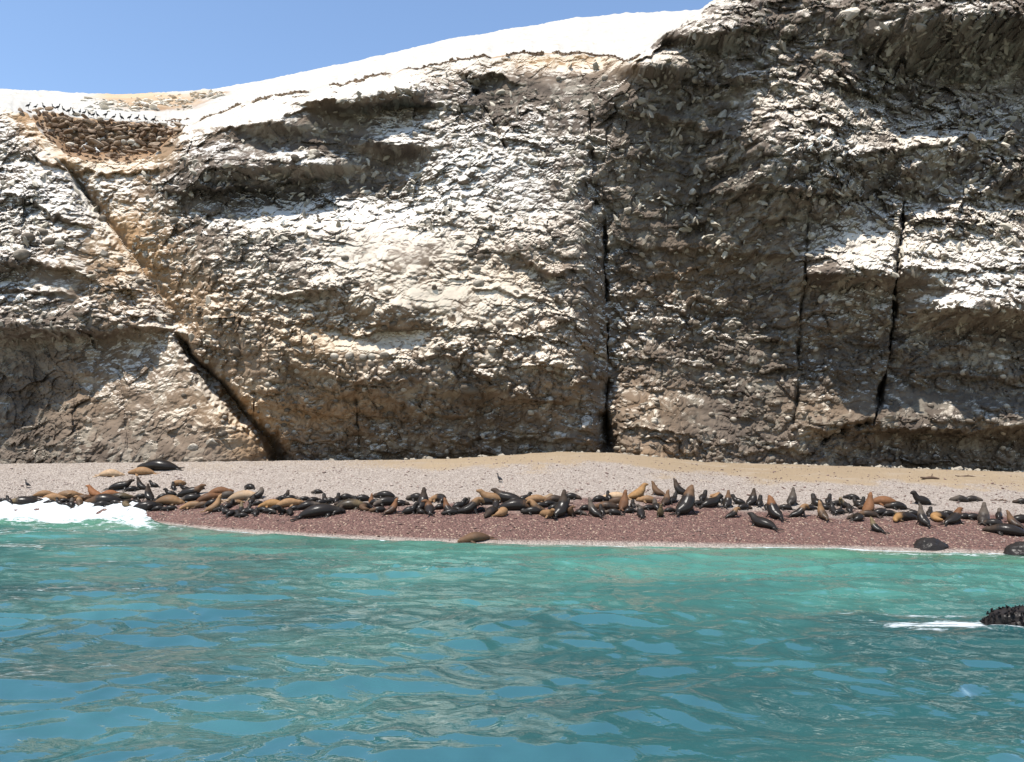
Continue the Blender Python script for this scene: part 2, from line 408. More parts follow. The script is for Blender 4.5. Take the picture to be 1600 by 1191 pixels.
def cliff_depth(U, V, full=True):
    D = sample(_map, U, V) + 2.4 * np.exp(-(((U - 772) / 34) ** 2 + ((V - 150) / 40) ** 2))
    wu = U + 9 * gnoise(U / 42, V / 42, 31) + 4 * gnoise(U / 13, V / 13, 32)
    wv = V + 9 * gnoise(U / 38, V / 38, 33) + 5 * gnoise(U / 11, V / 11, 34)
    for pts, A, L in LEDGES:
        us, vs = [p[0] for p in pts], [p[1] for p in pts]
        m = (U > us[0] - 60) & (U < us[-1] + 60) & (V > min(vs) - 3 * L) & (V < max(vs) + 40)
        if not m.any(): continue
        a, b = wu[m], wv[m]
        v0 = np.interp(a, us, vs)
        f = sstep(us[0] - 28, us[0] + 28, a) * (1 - sstep(us[-1] - 28, us[-1] + 28, a))
        up = v0 - b
        D[m] -= A * f * np.where(up > 0, np.exp(-up / L * 1.4), sstep(-7, 0, up))
    for pts, A, w in CRACKS:
        us, vs = [p[0] for p in pts], [p[1] for p in pts]
        m = (U > min(us) - 60) & (U < max(us) + 60) & (V > min(vs) - 40) & (V < max(vs) + 40)
        if not m.any(): continue
        d, s, t = poly_dist(wu[m] * 0.3 + U[m] * 0.7, wv[m] * 0.3 + V[m] * 0.7, pts)
        jag = gnoise(U[m] / 16, V[m] / 16, 7) + 0.6 * gnoise(U[m] / 6, V[m] / 6, 8)
        if w > 10:
            ww = w * (0.45 + 0.95 * t) * (1 + 0.35 * jag); aa = A * sstep(0, 0.15, t)
        else:
            ww = w * np.clip(0.55 + 0.9 * gnoise(t * 7 + w, t * 0 + A, 5) + 0.4 * jag, 0.12, 1.4); aa = A * sstep(-0.05, 0.12, t) * sstep(1.05, 0.9, t)
            aa = aa * np.clip(0.6 + 1.5 * gnoise(t * 8, t * 0 + w * 3, 6), 0.0, 1.3)
        D[m] += aa * np.exp(-(d / np.maximum(ww, 0.5)) ** 2) + 0.22 * min(A, 2.5) * s * np.exp(-d / 26) * sstep(0, .2, t) * sstep(1, .8, t)
    return D

def face_noise(x, z, U, V):
    """metres outward: broken beds, angular slabs above, rounded cobbles below"""
    x = x + 0.35 * gnoise(x / 1.7, z / 1.7, 51); z = z + 0.35 * gnoise(x / 1.9 + 7, z / 1.9, 52)
    lower = sstep(330, 520, V + 60 * gnoise(U / 160, V / 160, 53))
    left_mass = (1 - sstep(0, 40, U - np.interp(V, [500, 520, 720], [250, 270, 430]))) * sstep(515, 530, V)
    h = 1.2 * fbm(x / 6.0, z / 5.0, 5, 60, 0.55)
    h = h + 0.30 * fbm(x / 0.85, z / 0.75, 3, 64, 0.6)
    amp = 0.22 + 0.95 * sstep(-0.35, 0.45, gnoise(x / 7, z / 4.5, 61) + 0.4 * gnoise(x / 2.2, z / 2.2, 63))
    # beds: each one sticks out at its foot
    for per, A, sd in ((2.9, 0.85, 62), (1.15, 0.25, 66)):
        s = (z + 1.1 * fbm(x / 7.0, z / 7.0, 3, sd) + 0.06 * x) / per
        ph = s - np.floor(s)
        k = sstep(-0.15, 0.35, gnoise(x / 4.2, np.floor(s) * 3.7, sd + 1))
        h = h + A * k * (0.5 - ph) * (1 - 0.8 * left_mass) * (0.45 + 0.55 * lower)
    # angular slabs
    q0 = 0.5; q1 = np.zeros_like(x)
    for sc, A, sd in ((2.4, 0.55, 70), (1.05, 0.36, 75), (0.45, 0.17, 80)):
        ang = 0.5
        xr, zr = x * math.cos(ang) + z * math.sin(ang), -x * math.sin(ang) + z * math.cos(ang)
        f1, f2, ox, oy, r1, r2, r3 = worley(xr / (sc * 1.25), zr / sc, sd)
        slab = (r1 - 0.5) + ((r2 - 0.5) * ox + (r3 - 0.5) * oy) * 2.2
        h = h + A * amp * slab * (1 - 0.55 * lower + 0.45 * left_mass)
        q0 = q0 + (r3 - 0.5) * (0.25 if sc > 2 else 0.5)
    # cobbles
    for sc, A, sd, th in ((1.9, 0.75, 83, 0.55), (1.0, 0.46, 85, 0.4), (0.5, 0.30, 90, 0.15)):
        f1, f2, ox, oy, r1, r2, r3 = worley(x / (sc * 1.25), z / sc, sd)
        r = 0.28 + 0.3 * r2
        dome = np.sqrt(np.maximum(0, 1 - (f1 / r) ** 2)) * (r1 > th)
        k = ((0.55 + 0.45 * lower) if sc > 0.6 else (0.4 + 0.6 * lower)) * (1 - 0.6 * left_mass)
        h = h + A * dome * k
        q1 = np.maximum(q1, (dome > 0.3) * r3 * k)
    bed = np.clip(0.5 + 0.9 * fbm(x / 9.0, z / 1.3 + 0.2 * x, 4, 99), 0, 1)
    return h, np.stack([np.clip(q0, 0, 1), q1, bed], -1)

def blobs(U, V, items):
    s = np.zeros(U.shape)
    for cu, cv, ru, rv, a in items:
        s += a * np.exp(-(((U - cu) / ru) ** 2 + ((V - cv) / rv) ** 2))
    return s
NC, NR = 1350, 455
uu = np.linspace(-170, 1770, NC)
tt = np.linspace(0, 1, NR)
U = np.repeat(uu[None, :], NR, 0)
V = 775 + (rim_v(uu)[None, :] - 775) * tt[:, None]
D = cliff_depth(U, V)
P = at(U, V, D)
h, piece = face_noise(P[..., 0], P[..., 2], U, V)
SMOOTH = [(600, 395, 130, 45, .8), (720, 470, 150, 40, .7), (310, 640, 110, 80, .5), (860, 120, 110, 40, .6), (430, 190, 150, 35, .6), (560, 545, 110, 25, .6), (90, 440, 60, 40, .6), (1340, 390, 60, 30, .5), (1520, 440, 100, 40, .5), (200, 370, 60, 60, .5), (1100, 640, 120, 60, .4), (1480, 630, 120, 25, .6), (1310, 640, 60, 25, .6), (840, 300, 70, 80, .3)]
face = np.clip(1.25 * blobs(U, V, SMOOTH) + 0.45 * gnoise(U / 70, V / 45, 24), 0, 0.88)
calm = (1 - face) * (0.5 + 0.5 * sstep(0, 45, V - rim_v(U))) * (1 - 0.55 * sstep(40, 0, np.abs(V - np.interp(U, [100, 280], [250, 500])) + 200 * ((U < 60) | (U > 300))))
rough_right = 1 + 0.5 * sstep(1000, 1150, U) * sstep(420, 300, V)
D2 = D - h * calm * rough_right
P = at(U, V, D2)

GUANO_LIGHT = [(480, 215, 110, 40, -0.45), (460, 300, 170, 25, -0.3), (590, 280, 60, 45, -0.35), (770, 150, 40, 40, -0.5), (1080, 200, 90, 120, -.25), (1450, 110, 160, 80, -.25), (660, 520, 240, 80, 0.22), (560, 420, 160, 60, .15), (30, 300, 120, 90, 0.35), (160, 300, 60, 60, 0.2), (500, 380, 190, 60, 0.45), (800, 320, 140, 130, 0.45), (700, 470, 190, 60, 0.35), (680, 280, 80, 70, 0.35), (1240, 160, 130, 90, 0.45),  # guano cover, also raised on sunlit patches and cut to paint shaded ones
         (1480, 160, 140, 120, 0.42), (1340, 380, 70, 40, 0.5), (1510, 400, 120, 70, 0.5), (1090, 110, 80, 60, 0.2), (310, 640, 110, 80, 0.55), (170, 610, 70, 90, 0.3), (520, 560, 120, 50, 0.35), (640, 520, 160, 60, 0.25), (420, 480, 80, 60, 0.25), (620, 200, 40, 25, 0.4), (480, 250, 40, 15, 0.5),
         (560, 315, 40, 12, 0.5), (1030, 660, 70, 50, 0.5), (870, 560, 90, 80, 0.4), (600, 680, 60, 30, 0.3), (1300, 250, 60, 50, 0.3)]
OCHRE = [(330, 650, 110, 80, 0.5), (650, 520, 240, 70, 0.4), (560, 640, 200, 40, .3), (880, 600, 80, 80, .25), (1020, 650, 60, 50, .4), (120, 620, 90, 90, .25), (225, 420, 60, 90, 0.65), (190, 330, 50, 50, 0.5), (330, 480, 70, 60, 0.6), (480, 540, 90, 60, 0.75), (470, 640, 110, 50, 0.5), (390, 690, 40, 50, 0.8), (700, 430, 160, 50, 0.3), (160, 400, 100, 60, 0.4),
         (1090, 430, 80, 50, 0.4), (1300, 640, 80, 30, 0.35), (820, 420, 60, 25, 0.4), (700, 700, 150, 25, 0.25), (170, 255, 80, 18, 0.6), (880, 95, 90, 14, 0.9), (1020, 710, 60, 20, 0.7), (60, 205, 30, 30, .5), (20, 178, 40, 12, .6), (95, 240, 20, 14, .6)]
DARK_SHADE = [(40, 640, 60, 90, 0.5), (40, 340, 70, 30, 0.5), (1080, 300, 90, 170, 0.45), (1150, 480, 110, 120, 0.35), (1320, 590, 90, 90, 0.45), (1500, 640, 140, 60, 0.5), (760, 150, 40, 35, 0.6), (560, 170, 80, 15, 0.5),  # mostly shade under overhangs painted into the rock colour, some dark rock
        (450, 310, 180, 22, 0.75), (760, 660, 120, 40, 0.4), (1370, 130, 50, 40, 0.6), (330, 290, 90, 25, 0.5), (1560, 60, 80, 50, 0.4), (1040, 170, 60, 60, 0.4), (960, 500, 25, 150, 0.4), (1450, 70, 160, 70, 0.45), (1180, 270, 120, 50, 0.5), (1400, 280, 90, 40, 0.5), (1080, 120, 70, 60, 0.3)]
rimfade = sstep(55, 0, V - rim_v(U))
gully_tan = sstep(0, 40, U) * sstep(300, 265, U) * sstep(60, 5, V - rim_v(U) + 22 * gnoise(U / 25, V / 25, 23))
zone = np.stack([np.clip(blobs(U, V, GUANO_LIGHT) - 0.30 - 0.30 * sstep(470, 600, V) - 0.25 * sstep(930, 970, U) * sstep(1260, 1200, U) * sstep(230, 330, V) - 0.02 * sstep(960, 1040, U) * sstep(340, 280, V) + (0.55 - 0.5 * sstep(0, 40, U) * sstep(300, 270, U)) * rimfade * (U < 990) + 0.3 * rimfade * (U >= 990), -1, 1),  # less guano over the right recess puts its shade into the colour
                 np.clip(blobs(U, V, OCHRE) + 0.45 * gully_tan + 0.35 * rimfade * (U > 280) * (U < 1000), 0, 1), np.clip(blobs(U, V, DARK_SHADE), 0, 1)], -1)
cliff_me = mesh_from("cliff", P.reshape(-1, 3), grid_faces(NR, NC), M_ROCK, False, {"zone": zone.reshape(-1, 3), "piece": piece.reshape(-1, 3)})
cliff = obj("cliff", cliff_me, kind="structure")

# ------------------------------------------------------------------ hilltop of guano behind the rim
SKY = np.array([(-170, 128), (0, 139), (100, 145), (190, 148), (300, 141), (345, 139), (420, 124), (560, 95), (700, 62), (800, 45), (900, 28), (1000, 20), (1090, 17), (1770, 10)], float)
sky_v = lambda u: np.interp(u, SKY[:, 0], SKY[:, 1])
D_rim, V_rim = D2[-1], V[-1]
NT = 60
ts = np.linspace(0, 1, NT)
hv, hd, hz = np.zeros((NT, NC)), np.zeros((NT, NC)), np.zeros((NT, NC, 3))
for j in range(NC):
    u = uu[j]; vs = sky_v(u); vr, dr = V_rim[j], D_rim[j]
    gul = float(sstep(20, 75, u) * (1 - sstep(255, 292, u)))
    wt = np.interp(u, [30, 290], [174, 196])            # top of the dry stone wall
    vb = np.interp(u, [60, 110, 240, 280], [200, 238, 236, 208])
    a1 = (vr + (vb - vr) * gul - 1.5 * (1 - gul), dr + 0.8 + 3.0 * gul)
    a2 = (a1[0] + (wt - a1[0]) * gul - 2 * (1 - gul), a1[1] + 0.9 + 0.3 * gul)
    vs_ = min(vs, 400)
    a3 = (vs_, 128.0)
    hv[:, j] = np.interp(ts, [0, .12, .24, .85, 1], [vr, a1[0], a2[0], vs_, vs_ + 5])
    hd[:, j] = np.interp(ts, [0, .12, .24, .85, 1], [dr, a1[1], a2[1], 128.0, 175.0])
    # ease the approach to the skyline so that the dome is round
k = (ts >= .24) & (ts <= .85)
q = (ts[k] - .24) / .61
i0 = np.argmax(k)
hv[k] = hv[k][0] + (hv[k][-1] - hv[k][0]) * (1 - (1 - q[:, None]) ** 1.6)
hv = blur(hv, 3.0, 0.8); hv[0] = V_rim
hd[0] = D_rim
HU = np.repeat(uu[None, :], NT, 0)
HP = at(HU, hv, hd)
fade = np.clip(ts * 10, 0, 1)[:, None]
HP[..., 2] += fade * (0.55 * fbm(HP[..., 0] / 7, HP[..., 1] / 7, 5, 120) * 1.0 + 0.22 * fbm(HP[..., 0] / 1.1, HP[..., 1] / 1.1, 3, 130))
HP[..., 1] -= (fade * (1 - np.clip(ts * 3, 0, 1)[:, None])) * 0.35 * fbm(HP[..., 0] / 1.6, HP[..., 2] / 1.6, 4, 131)
edge = np.exp(-((ts[:, None] - 0.10) / 0.05) ** 2)
band = 0.9 * edge * sstep(520, 700, HU) * (1 - sstep(990, 1010, HU)) + 0.55 * edge * sstep(250, 300, HU) * (1 - sstep(520, 700, HU))
gn = 26 * gnoise(HU / 30, hv / 18, 133) + 12 * gnoise(HU / 9, hv / 7, 134)
band += 0.95 * (ts[:, None] < 0.25) * sstep(20, 80, HU + gn) * (1 - sstep(262, 300, HU + gn))
band += 0.75 * blobs(HU, hv, [(250, 162, 80, 13, 1.3), (200, 151, 70, 8, .9), (330, 146, 40, 6, .9)]) * (ts[:, None] > 0.3)
hz = np.stack([band * 0, np.clip(band, 0, 1), band * 0], -1)
hill_me = mesh_from("hilltop", HP.reshape(-1, 3), grid_faces(NT, NC), M_GUANO, True, {"zone": hz.reshape(-1, 3)})
hilltop = obj("hilltop", hill_me, kind="structure")

# ------------------------------------------------------------------ beach
SHORE = np.array([(-400, 818), (0, 812), (120, 814), (250, 817), (330, 826), (500, 838), (700, 847), (850, 850), (1000, 852), (1200, 855), (1350, 858), (1600, 866), (2000, 874)], float)
CREST = np.array([(-400, 728), (0, 725), (440, 720), (600, 719), (700, 717), (800, 711), (870, 706), (960, 708), (1060, 717), (1100, 722), (1300, 728), (1600, 738), (2000, 748)], float)
def ground_hit(u, v, z):
    d = ray(u, v); t = (z - CAM_H) / d[..., 2]
    return CAM + d * t[..., None]
_sh = ground_hit(SHORE[:, 0], SHORE[:, 1], np.full(len(SHORE), 0.06))
Y_CREST = 78.0
_cr = at(CREST[:, 0], CREST[:, 1], np.full(len(CREST), Y_CREST))
def shore_y(x): return np.interp(x, _sh[:, 0], _sh[:, 1])
def beach_z(x, y):
    x = np.asarray(x, float); y = np.asarray(y, float)
    ys = shore_y(x); zc = np.interp(x, _cr[:, 0], _cr[:, 2])
    t = (y - ys) / (Y_CREST - ys)
    z = np.where(t < 0, t * 5.0, zc * (np.clip(t, 0, 1) ** 0.96))
    z = np.where(t > 1, zc - 0.25 * sstep(1, 1.08, t), z)
    z = z + 0.10 * fbm(x / 4.0, y / 3.0, 4, 140) * sstep(-0.1, 0.15, t) * (1 - 0.6 * sstep(0.9, 1, t))
    z = z + 0.05 * gnoise(x / 0.9, y / 0.7, 141) * sstep(0.0, 0.1, t)
    return z
NBX, NBY = 460, 190
bx = np.linspace(-75, 75, NBX); by = np.concatenate([np.linspace(30, 44, 10)[:-1], np.linspace(44, 80, NBY - 25), np.linspace(80.3, 100, 16)])
BX, BY = np.meshgrid(bx, by)
BZ = beach_z(BX, BY)
ys = shore_y(BX); T = (BY - ys) / (Y_CREST - ys)
bu, bv = project(np.stack([BX, BY, BZ], -1))
wetn = 0.08 * fbm(BX / 5, BY / 5, 3, 150)
red = 1 - sstep(0.15, 0.55, T + 2.2 * wetn)
red = red * (0.35 + 0.65 * sstep(0.0, 0.07, T))
sandm = sstep(0.70, 0.9, T + 2.6 * wetn + 0.10 * sstep(700, 1300, bu)) * (0.25 + 0.75 * sstep(480, 760, bu))
bz = np.stack([red, sandm, 0 * red], -1)
beach = obj("beach", mesh_from("beach", np.stack([BX, BY, BZ], -1).reshape(-1, 3), grid_faces(*BX.shape), M_SHINGLE, True, {"zone": bz.reshape(-1, 3)}), kind="structure")

def beach_point(u, v):
    """where the line of sight through u, v meets the beach"""
    d = ray(np.array(u, float), np.array(v, float))
    ys_ = np.linspace(40, 80, 1601)
    p = CAM + d[None, :] * ys_[:, None]
    below = p[:, 2] <= beach_z(p[:, 0], p[:, 1])
    i = int(np.argmax(below)) if below.any() else 1500
    return p[i]

# ------------------------------------------------------------------ sea
wr = np.concatenate([np.linspace(-5.2, 5.5, 12), 5.5 * (79 / 5.5) ** np.linspace(0, 1, 490)[1:]])
ct = np.linspace(-0.72, 0.72, 620)
ct = np.concatenate([-0.72 - np.linspace(1, 0, 26)[:-1] ** 2 * 3.0, ct, 0.72 + np.linspace(0, 1, 26)[1:] ** 2 * 3.0])
WY = np.repeat(wr[:, None], len(ct), 1)
WX = ct[None, :] * (WY + 6.0)
def waves(x, y):
    r = np.random.default_rng(21)
    dx = np.zeros_like(x); dy = np.zeros_like(x); z = np.zeros_like(x)
    wx = x + 0.9 * gnoise(x / 3.1, y / 3.1, 201) + 0.25 * gnoise(x / 0.9, y / 0.9, 203)
    wy = y + 0.9 * gnoise(x / 3.4, y / 3.0, 202) + 0.25 * gnoise(x / 0.9, y / 0.9, 204)
    gust = 0.75 + 0.5 * gnoise(x / 9, y / 7, 205)
    for lam0, nwave, slope, spread in ((8.0, 5, 0.035, 0.5), (3.4, 8, 0.06, 0.7), (1.4, 10, 0.125, 0.8), (0.72, 12, 0.135, 0.9), (0.40, 12, 0.09, 1.1), (0.21, 10, 0.05, 1.2)):
        for _ in range(nwave):
            lam = lam0 * r.uniform(0.7, 1.35); th = math.pi / 2 + r.normal(0, spread * 0.6) + 0.25
            kx, ky = 2 * math.pi / lam * math.cos(th), 2 * math.pi / lam * math.sin(th)
            k = math.hypot(kx, ky); a = slope / k * math.sqrt(2.0 / nwave) * 1.15 * r.uniform(0.6, 1.4)
            ph = kx * wx + ky * wy + r.uniform(0, 6.28)
            att = 1 if lam0 > 3 else gust * (1 if lam0 > 1 else 1 - 0.9 * sstep(32, 60, y) if lam0 > 0.6 else 1 - sstep(15, 32, y) if lam0 > 0.3 else 1 - sstep(8, 15, y))
            s = np.sin(ph); c = np.cos(ph)
            z += a * att * c; dx -= 0.7 * a * att * kx / k * s; dy -= 0.7 * a * att * ky / k * s
    return dx, dy, z
wdx, wdy, wz = waves(WX, WY)
sd = shore_y(WX) - WY                                   # metres of water before the shoreline
near = sstep(-2, 9, sd)
sea_k = 0.25 + 0.75 * near
WZ = wz * sea_k
wu_, wv_ = project(np.stack([WX, WY, 0 * WX], -1))
# small breaking swell along the shore and the surge running up at the left
swell = np.exp(-((sd - 2.6 - 0.8 * gnoise(WX / 6, 0 * WX, 210)) / 1.3) ** 2) * (0.16 + 0.12 * gnoise(WX / 7, 0 * WX + 3, 211))
WZ += swell
surge_x = 1 - sstep(215, 262, wu_)
surge = surge_x * sstep(7.0, 2.0, sd)
WZ += surge * (0.45 + (beach_z(WX, np.maximum(WY, 40)) + 0.16) * (sd < 0) * sstep(-6.0, -3.2, sd + 1.6 * gnoise(WX / 2.6, WY * 0, 220) + 0.7 * gnoise(WX / 0.8, WY * 0, 221)) - 0.45 * sstep(0.5, -0.5, sd) + 0.45 * fbm(WX / 1.3, WY / 1.0, 4, 212) * sstep(-6, -2, sd)) - 1.2 * surge_x * sstep(-3.5, -6.5, sd)
runup = 0.22 * gnoise(WX / 3.5, 0 * WX, 213) + 0.12 * gnoise(WX / 1.1, 0 * WX, 214)
foam = 0.85 * np.exp(-((sd + 0.1 + 1.2 * runup) / (0.5 + 0.35 * gnoise(WX / 5, 0 * WX, 215))) ** 2) * sstep(-0.5, 0.2, gnoise(WX / 6, 0 * WX + 9, 216) + 0.5 * sstep(1080, 1200, wu_) + 0.15) * (1 + 0.45 * sstep(1100, 1250, wu_))
foam += 0.55 * np.exp(-((sd - 2.4) / 0.9) ** 2) * sstep(0.0, 0.5, gnoise(WX / 5, 0 * WX + 19, 217) + 0.45 * sstep(1150, 1350, wu_))
foam += (0.72 + 0.4 * sstep(2.5, -1.0, sd)) * surge_x * sstep(5.0, 3.2, sd + 0.9 * gnoise(WX / 3, WY / 3, 218))
foam += 0.5 * surge_x * sstep(7.5, 4.0, sd)
rock_p = ground_hit(np.array(1592.0), np.array(985.0), np.array(0.0))
rx, ry = WX - rock_p[0], WY - rock_p[1]
foam += 0.95 * np.exp(-(((rx + 1.6) / 2.8) ** 2 + ((ry - 0.9 - 0.15 * rx) / 1.15) ** 2)) + 0.45 * np.exp(-(((rx + 1.0) / 3.4) ** 2 + ((ry - 3.2) / 0.8) ** 2)) + 0.4 * np.exp(-((rx / 1.7) ** 2 + (ry / 1.2) ** 2))
cap = ground_hit(np.array(468.0), np.array(836.0), np.array(0.0))
foam += 0.7 * np.exp(-(((WX - cap[0]) / 1.0) ** 2 + ((WY - cap[1] + 0.6) / 0.8) ** 2))
shallow = np.clip(sstep(34, 6, sd) * (0.45 + 0.5 * sstep(300, 1200, wu_)) + 0.35 * gnoise(WX / 8, WY / 5, 219), 0, 1)
green = np.clip(sstep(9, 1.5, sd) * (0.35 + 0.65 * sstep(900, 1500, wu_)) + 0.5 * surge_x * sstep(10, 4, sd), 0, 0.9)
wzone = np.stack([np.clip(foam, 0, 1.5), shallow, green], -1)
WP = np.stack([WX + wdx * sea_k, WY + wdy * sea_k, WZ], -1)
sea = obj("sea", mesh_from("sea", WP.reshape(-1, 3), grid_faces(*WX.shape), M_WATER, True, {"zone": wzone.reshape(-1, 3)}), kind="structure")

# ------------------------------------------------------------------ stones
def ico(level):
    t = (1 + 5 ** 0.5) / 2
    v = [(-1, t, 0), (1, t, 0), (-1, -t, 0), (1, -t, 0), (0, -1, t), (0, 1, t), (0, -1, -t), (0, 1, -t), (t, 0, -1), (t, 0, 1), (-t, 0, -1), (-t, 0, 1)]
    f = [(0, 11, 5), (0, 5, 1), (0, 1, 7), (0, 7, 10), (0, 10, 11), (1, 5, 9), (5, 11, 4), (11, 10, 2), (10, 7, 6), (7, 1, 8), (3, 9, 4), (3, 4, 2), (3, 2, 6), (3, 6, 8), (3, 8, 9), (4, 9, 5), (2, 4, 11), (6, 2, 10), (8, 6, 7), (9, 8, 1)]
    v = [np.array(p, float) / math.sqrt(1 + t * t) for p in v]
    for _ in range(level):
        cache, nf = {}, []
        def mid(a, b):
            k = (min(a, b), max(a, b))
            if k not in cache:
                p = v[a] + v[b]; v.append(p / np.linalg.norm(p)); cache[k] = len(v) - 1
            return cache[k]
        for a, b, c in f:
            x, y, z = mid(a, b), mid(b, c), mid(c, a)
            nf += [(a, x, z), (b, y, x), (c, z, y), (x, y, z)]
        f = nf
    return np.array(v), np.array(f)
ICO0, ICO1, ICO2, ICO3 = ico(0), ico(1), ico(2), ico(3)

def rot_rand(r, flat=0.5):
    a = r.uniform(0, 6.28); b = r.normal(0, flat); c = r.normal(0, flat)
    ca, sa, cb, sb, cc, sc = math.cos(a), math.sin(a), math.cos(b), math.sin(b), math.cos(c), math.sin(c)
    return np.array([[cb, 0, sb], [0, 1, 0], [-sb, 0, cb]]) @ np.array([[1, 0, 0], [0, cc, -sc], [0, sc, cc]]) @ np.array([[ca, -sa, 0], [sa, ca, 0], [0, 0, 1]])

def stone_shape(base, r, angular=0.15, flat=(1, 0.8, 0.6)):
    co = base[0].copy()
    if angular > 0.2:
        for _ in range(7):                       # chop flat faces
            n = r.normal(size=3); n /= np.linalg.norm(n); d = r.uniform(0.45, 0.8)
            s = co @ n; co = co - np.outer(np.maximum(s - d, 0), n)
    else:
        d = r.normal(size=(6, 3)); co = co * (1 + angular * 0.5 * np.sin(co @ d.T * 1.3 + 1).mean(1))[:, None]
    return co * np.array(flat)

def dusty(u, v):
    j = int(np.clip((u - uu[0]) / (uu[-1] - uu[0]) * (NC - 1), 0, NC - 1)); i = int(np.clip((v - 775) / (float(rim_v(u)) - 775) * (NR - 1), 0, NR - 1))
    return face[i, j]
def cliff_at(u, v):
    j = np.clip((np.asarray(u) - uu[0]) / (uu[-1] - uu[0]) * (NC - 1), 0, NC - 1).astype(int)
    i = np.clip((np.asarray(v) - 775) / (rim_v(np.asarray(u)) - 775) * (NR - 1), 0, NR - 1).astype(int)
    return P[i, j]

def joined(name, base, n, place, mat, parent=None, kind="stuff", ang=0.15, seed=3, flat=0.5):
    """many small stones as one mesh; place(r) -> centre, half sizes or None"""
    r = np.random.default_rng(seed)
    shapes = [stone_shape(base, r, ang, (1, 0.85, 0.7)) for _ in range(8)]
    cos, fs, off = [], [], 0
    for i in range(n):
        q = place(r)
        if q is None: continue
        c, s = q
        co = (shapes[i % 8] * s) @ rot_rand(r, flat).T + c
        cos.append(co); fs.append(base[1] + off); off += len(co)
    o = obj(name, mesh_from(name, np.concatenate(cos), np.concatenate(fs), mat, ang < 0.2), parent, kind)
    return o

r = np.random.default_rng(11)
cob_me = [mesh_from("stone", stone_shape(ICO1, r, 0.12, (1, 0.8, 0.72)), ICO1[1], M_STONE, True) for _ in range(6)]
blk_me = [mesh_from("stone", stone_shape(ICO1, r, 0.5, (1, 0.8, 0.8)), ICO1[1], M_STONE, False) for _ in range(6)]
NAMED = [(980, 168, .75, 1), (568, 557, .42, 0), (582, 556, .42, 0), (602, 555, .48, 0), (547, 556, .5, 0), (524, 557, .45, 0), (582, 570, .4, 0), (1459, 552, .5, 0), (1213, 555, .42, 0), (1145, 590, .3, 0), (1131, 592, .3, 0), (1281, 488, .35, 0),
         (1356, 562, .35, 0), (1506, 580, .4, 0), (1046, 458, .32, 0), (907, 415, .5, 1), (905, 478, .5, 1), (992, 372, .35, 1), (1048, 490, .5, 1), (1095, 668, .35, 0), (1130, 690, .4, 0), (1006, 580, .35, 0), (1460, 670, .35, 0), (640, 178, .6, 1), (825, 240, .5, 1),
         (1590, 380, 1.1, 1), (1290, 245, 1.0, 1), (1350, 250, .6, 1), (1370, 40, 1.2, 1), (1440, 40, .9, 1), (1330, 20, 1.3, 1), (770, 545, .5, 0), (800, 530, .55, 0), (745, 420, .5, 0), (35, 398, .8, 0), (45, 372, .7, 0), (80, 378, .6, 0), (95, 380, .55, 0), (70, 365, .6, 0), (330, 690, .8, 1), (300, 700, .6, 1)]
spots = list(NAMED)
while len(spots) < 300:
    u_, v_ = r.uniform(0, 1600), r.uniform(0, 715)
    if v_ < rim_v(u_) + 30: continue
    lower = v_ > 470
    if lower and u_ < 280 and v_ > 520: continue
    if not lower and r.random() < (0.35 if u_ > 1000 else 0.7): continue
    spots.append((u_, v_, r.uniform(.22, .40) if lower else r.uniform(.3, .62), 0 if lower or r.random() < 0.25 else 1))
for i, (u_, v_, s_, blk) in enumerate(spots):
    o = obj("stone", (blk_me if blk else cob_me)[i % 6], cliff)
    p = cliff_at(u_, v_)
    o.location = (p[0], p[1] + (0.25 if blk else -0.1) * s_, p[2])
    o.rotation_euler = (r.normal(0, .3), r.normal(0, .35), r.uniform(0, 6.28) if blk else r.normal(0, .5))
    o.scale = (s_, s_, s_)

def cobble_place(r):
    u_, v_ = r.uniform(-100, 1700), r.uniform(330, 722)
    if r.random() > float(sstep(330, 520, v_)) + 0.25: return None
    if v_ > 518 and u_ < np.interp(v_, [510, 720], [270, 440]): return None
    n = gnoise(np.array(u_ / 60), np.array(v_ / 16), 301)
    if n < -0.1 + 0.35 * r.random(): return None
    if dusty(u_, v_) > 0.3 + 0.3 * r.random(): return None
    s = r.gamma(5, 0.03) + 0.05
    p = cliff_at(u_, v_)
    return p + np.array([0, -0.05, 0]), np.array([s * 1.25, s, s * 0.9])
joined("embedded_cobbles", ICO1, 6500, cobble_place, M_STONE, cliff, seed=31, flat=0.3)
M_SHARD = stone_material("rock_shard", ((0.075, 0.06, 0.047), (0.24, 0.205, 0.16)), 0.75)
def shard_place(r):
    u_, v_ = r.uniform(-100, 1700), r.uniform(-100, 540)
    if v_ < rim_v(u_) + 18: return None
    if v_ > 400 and r.random() < 0.6: return None
    if 330 < u_ < 930 and v_ > 400: return None
    n = gnoise(np.array(u_ / 70), np.array(v_ / 50), 302)
    if n < -0.25 + 0.4 * r.random() - 0.25 * (u_ > 1000): return None
    if dusty(u_, v_) > 0.3 + 0.3 * r.random(): return None
    s = r.gamma(4, 0.06) + 0.08
    p = cliff_at(u_, v_)
    return p + np.array([0, -0.04, 0]), np.array([s * 1.5, s * 0.8, s * 0.6])
joined("rock_shards", ICO0, 6500, shard_place, M_SHARD, cliff, ang=0.5, seed=32, flat=0.9)

# loose pebbles on the beach
def pebble_place(r):
    x = r.uniform(-45, 45); y0 = shore_y(x); y = y0 + (78 - y0) * r.beta(1.2, 1.6)
    s = r.gamma(2.2, 0.016) + 0.018
    return np.array([x, y, float(beach_z(x, y)) + s * 0.25]), np.array([s * 1.2, s, s * 0.7])
M_PEB = stone_material("beach_pebble", ((0.11, 0.06, 0.048), (0.33, 0.25, 0.21)), 0.12)
joined("loose_pebbles", ICO0, 5200, pebble_place, M_PEB, beach, seed=33, flat=0.4)

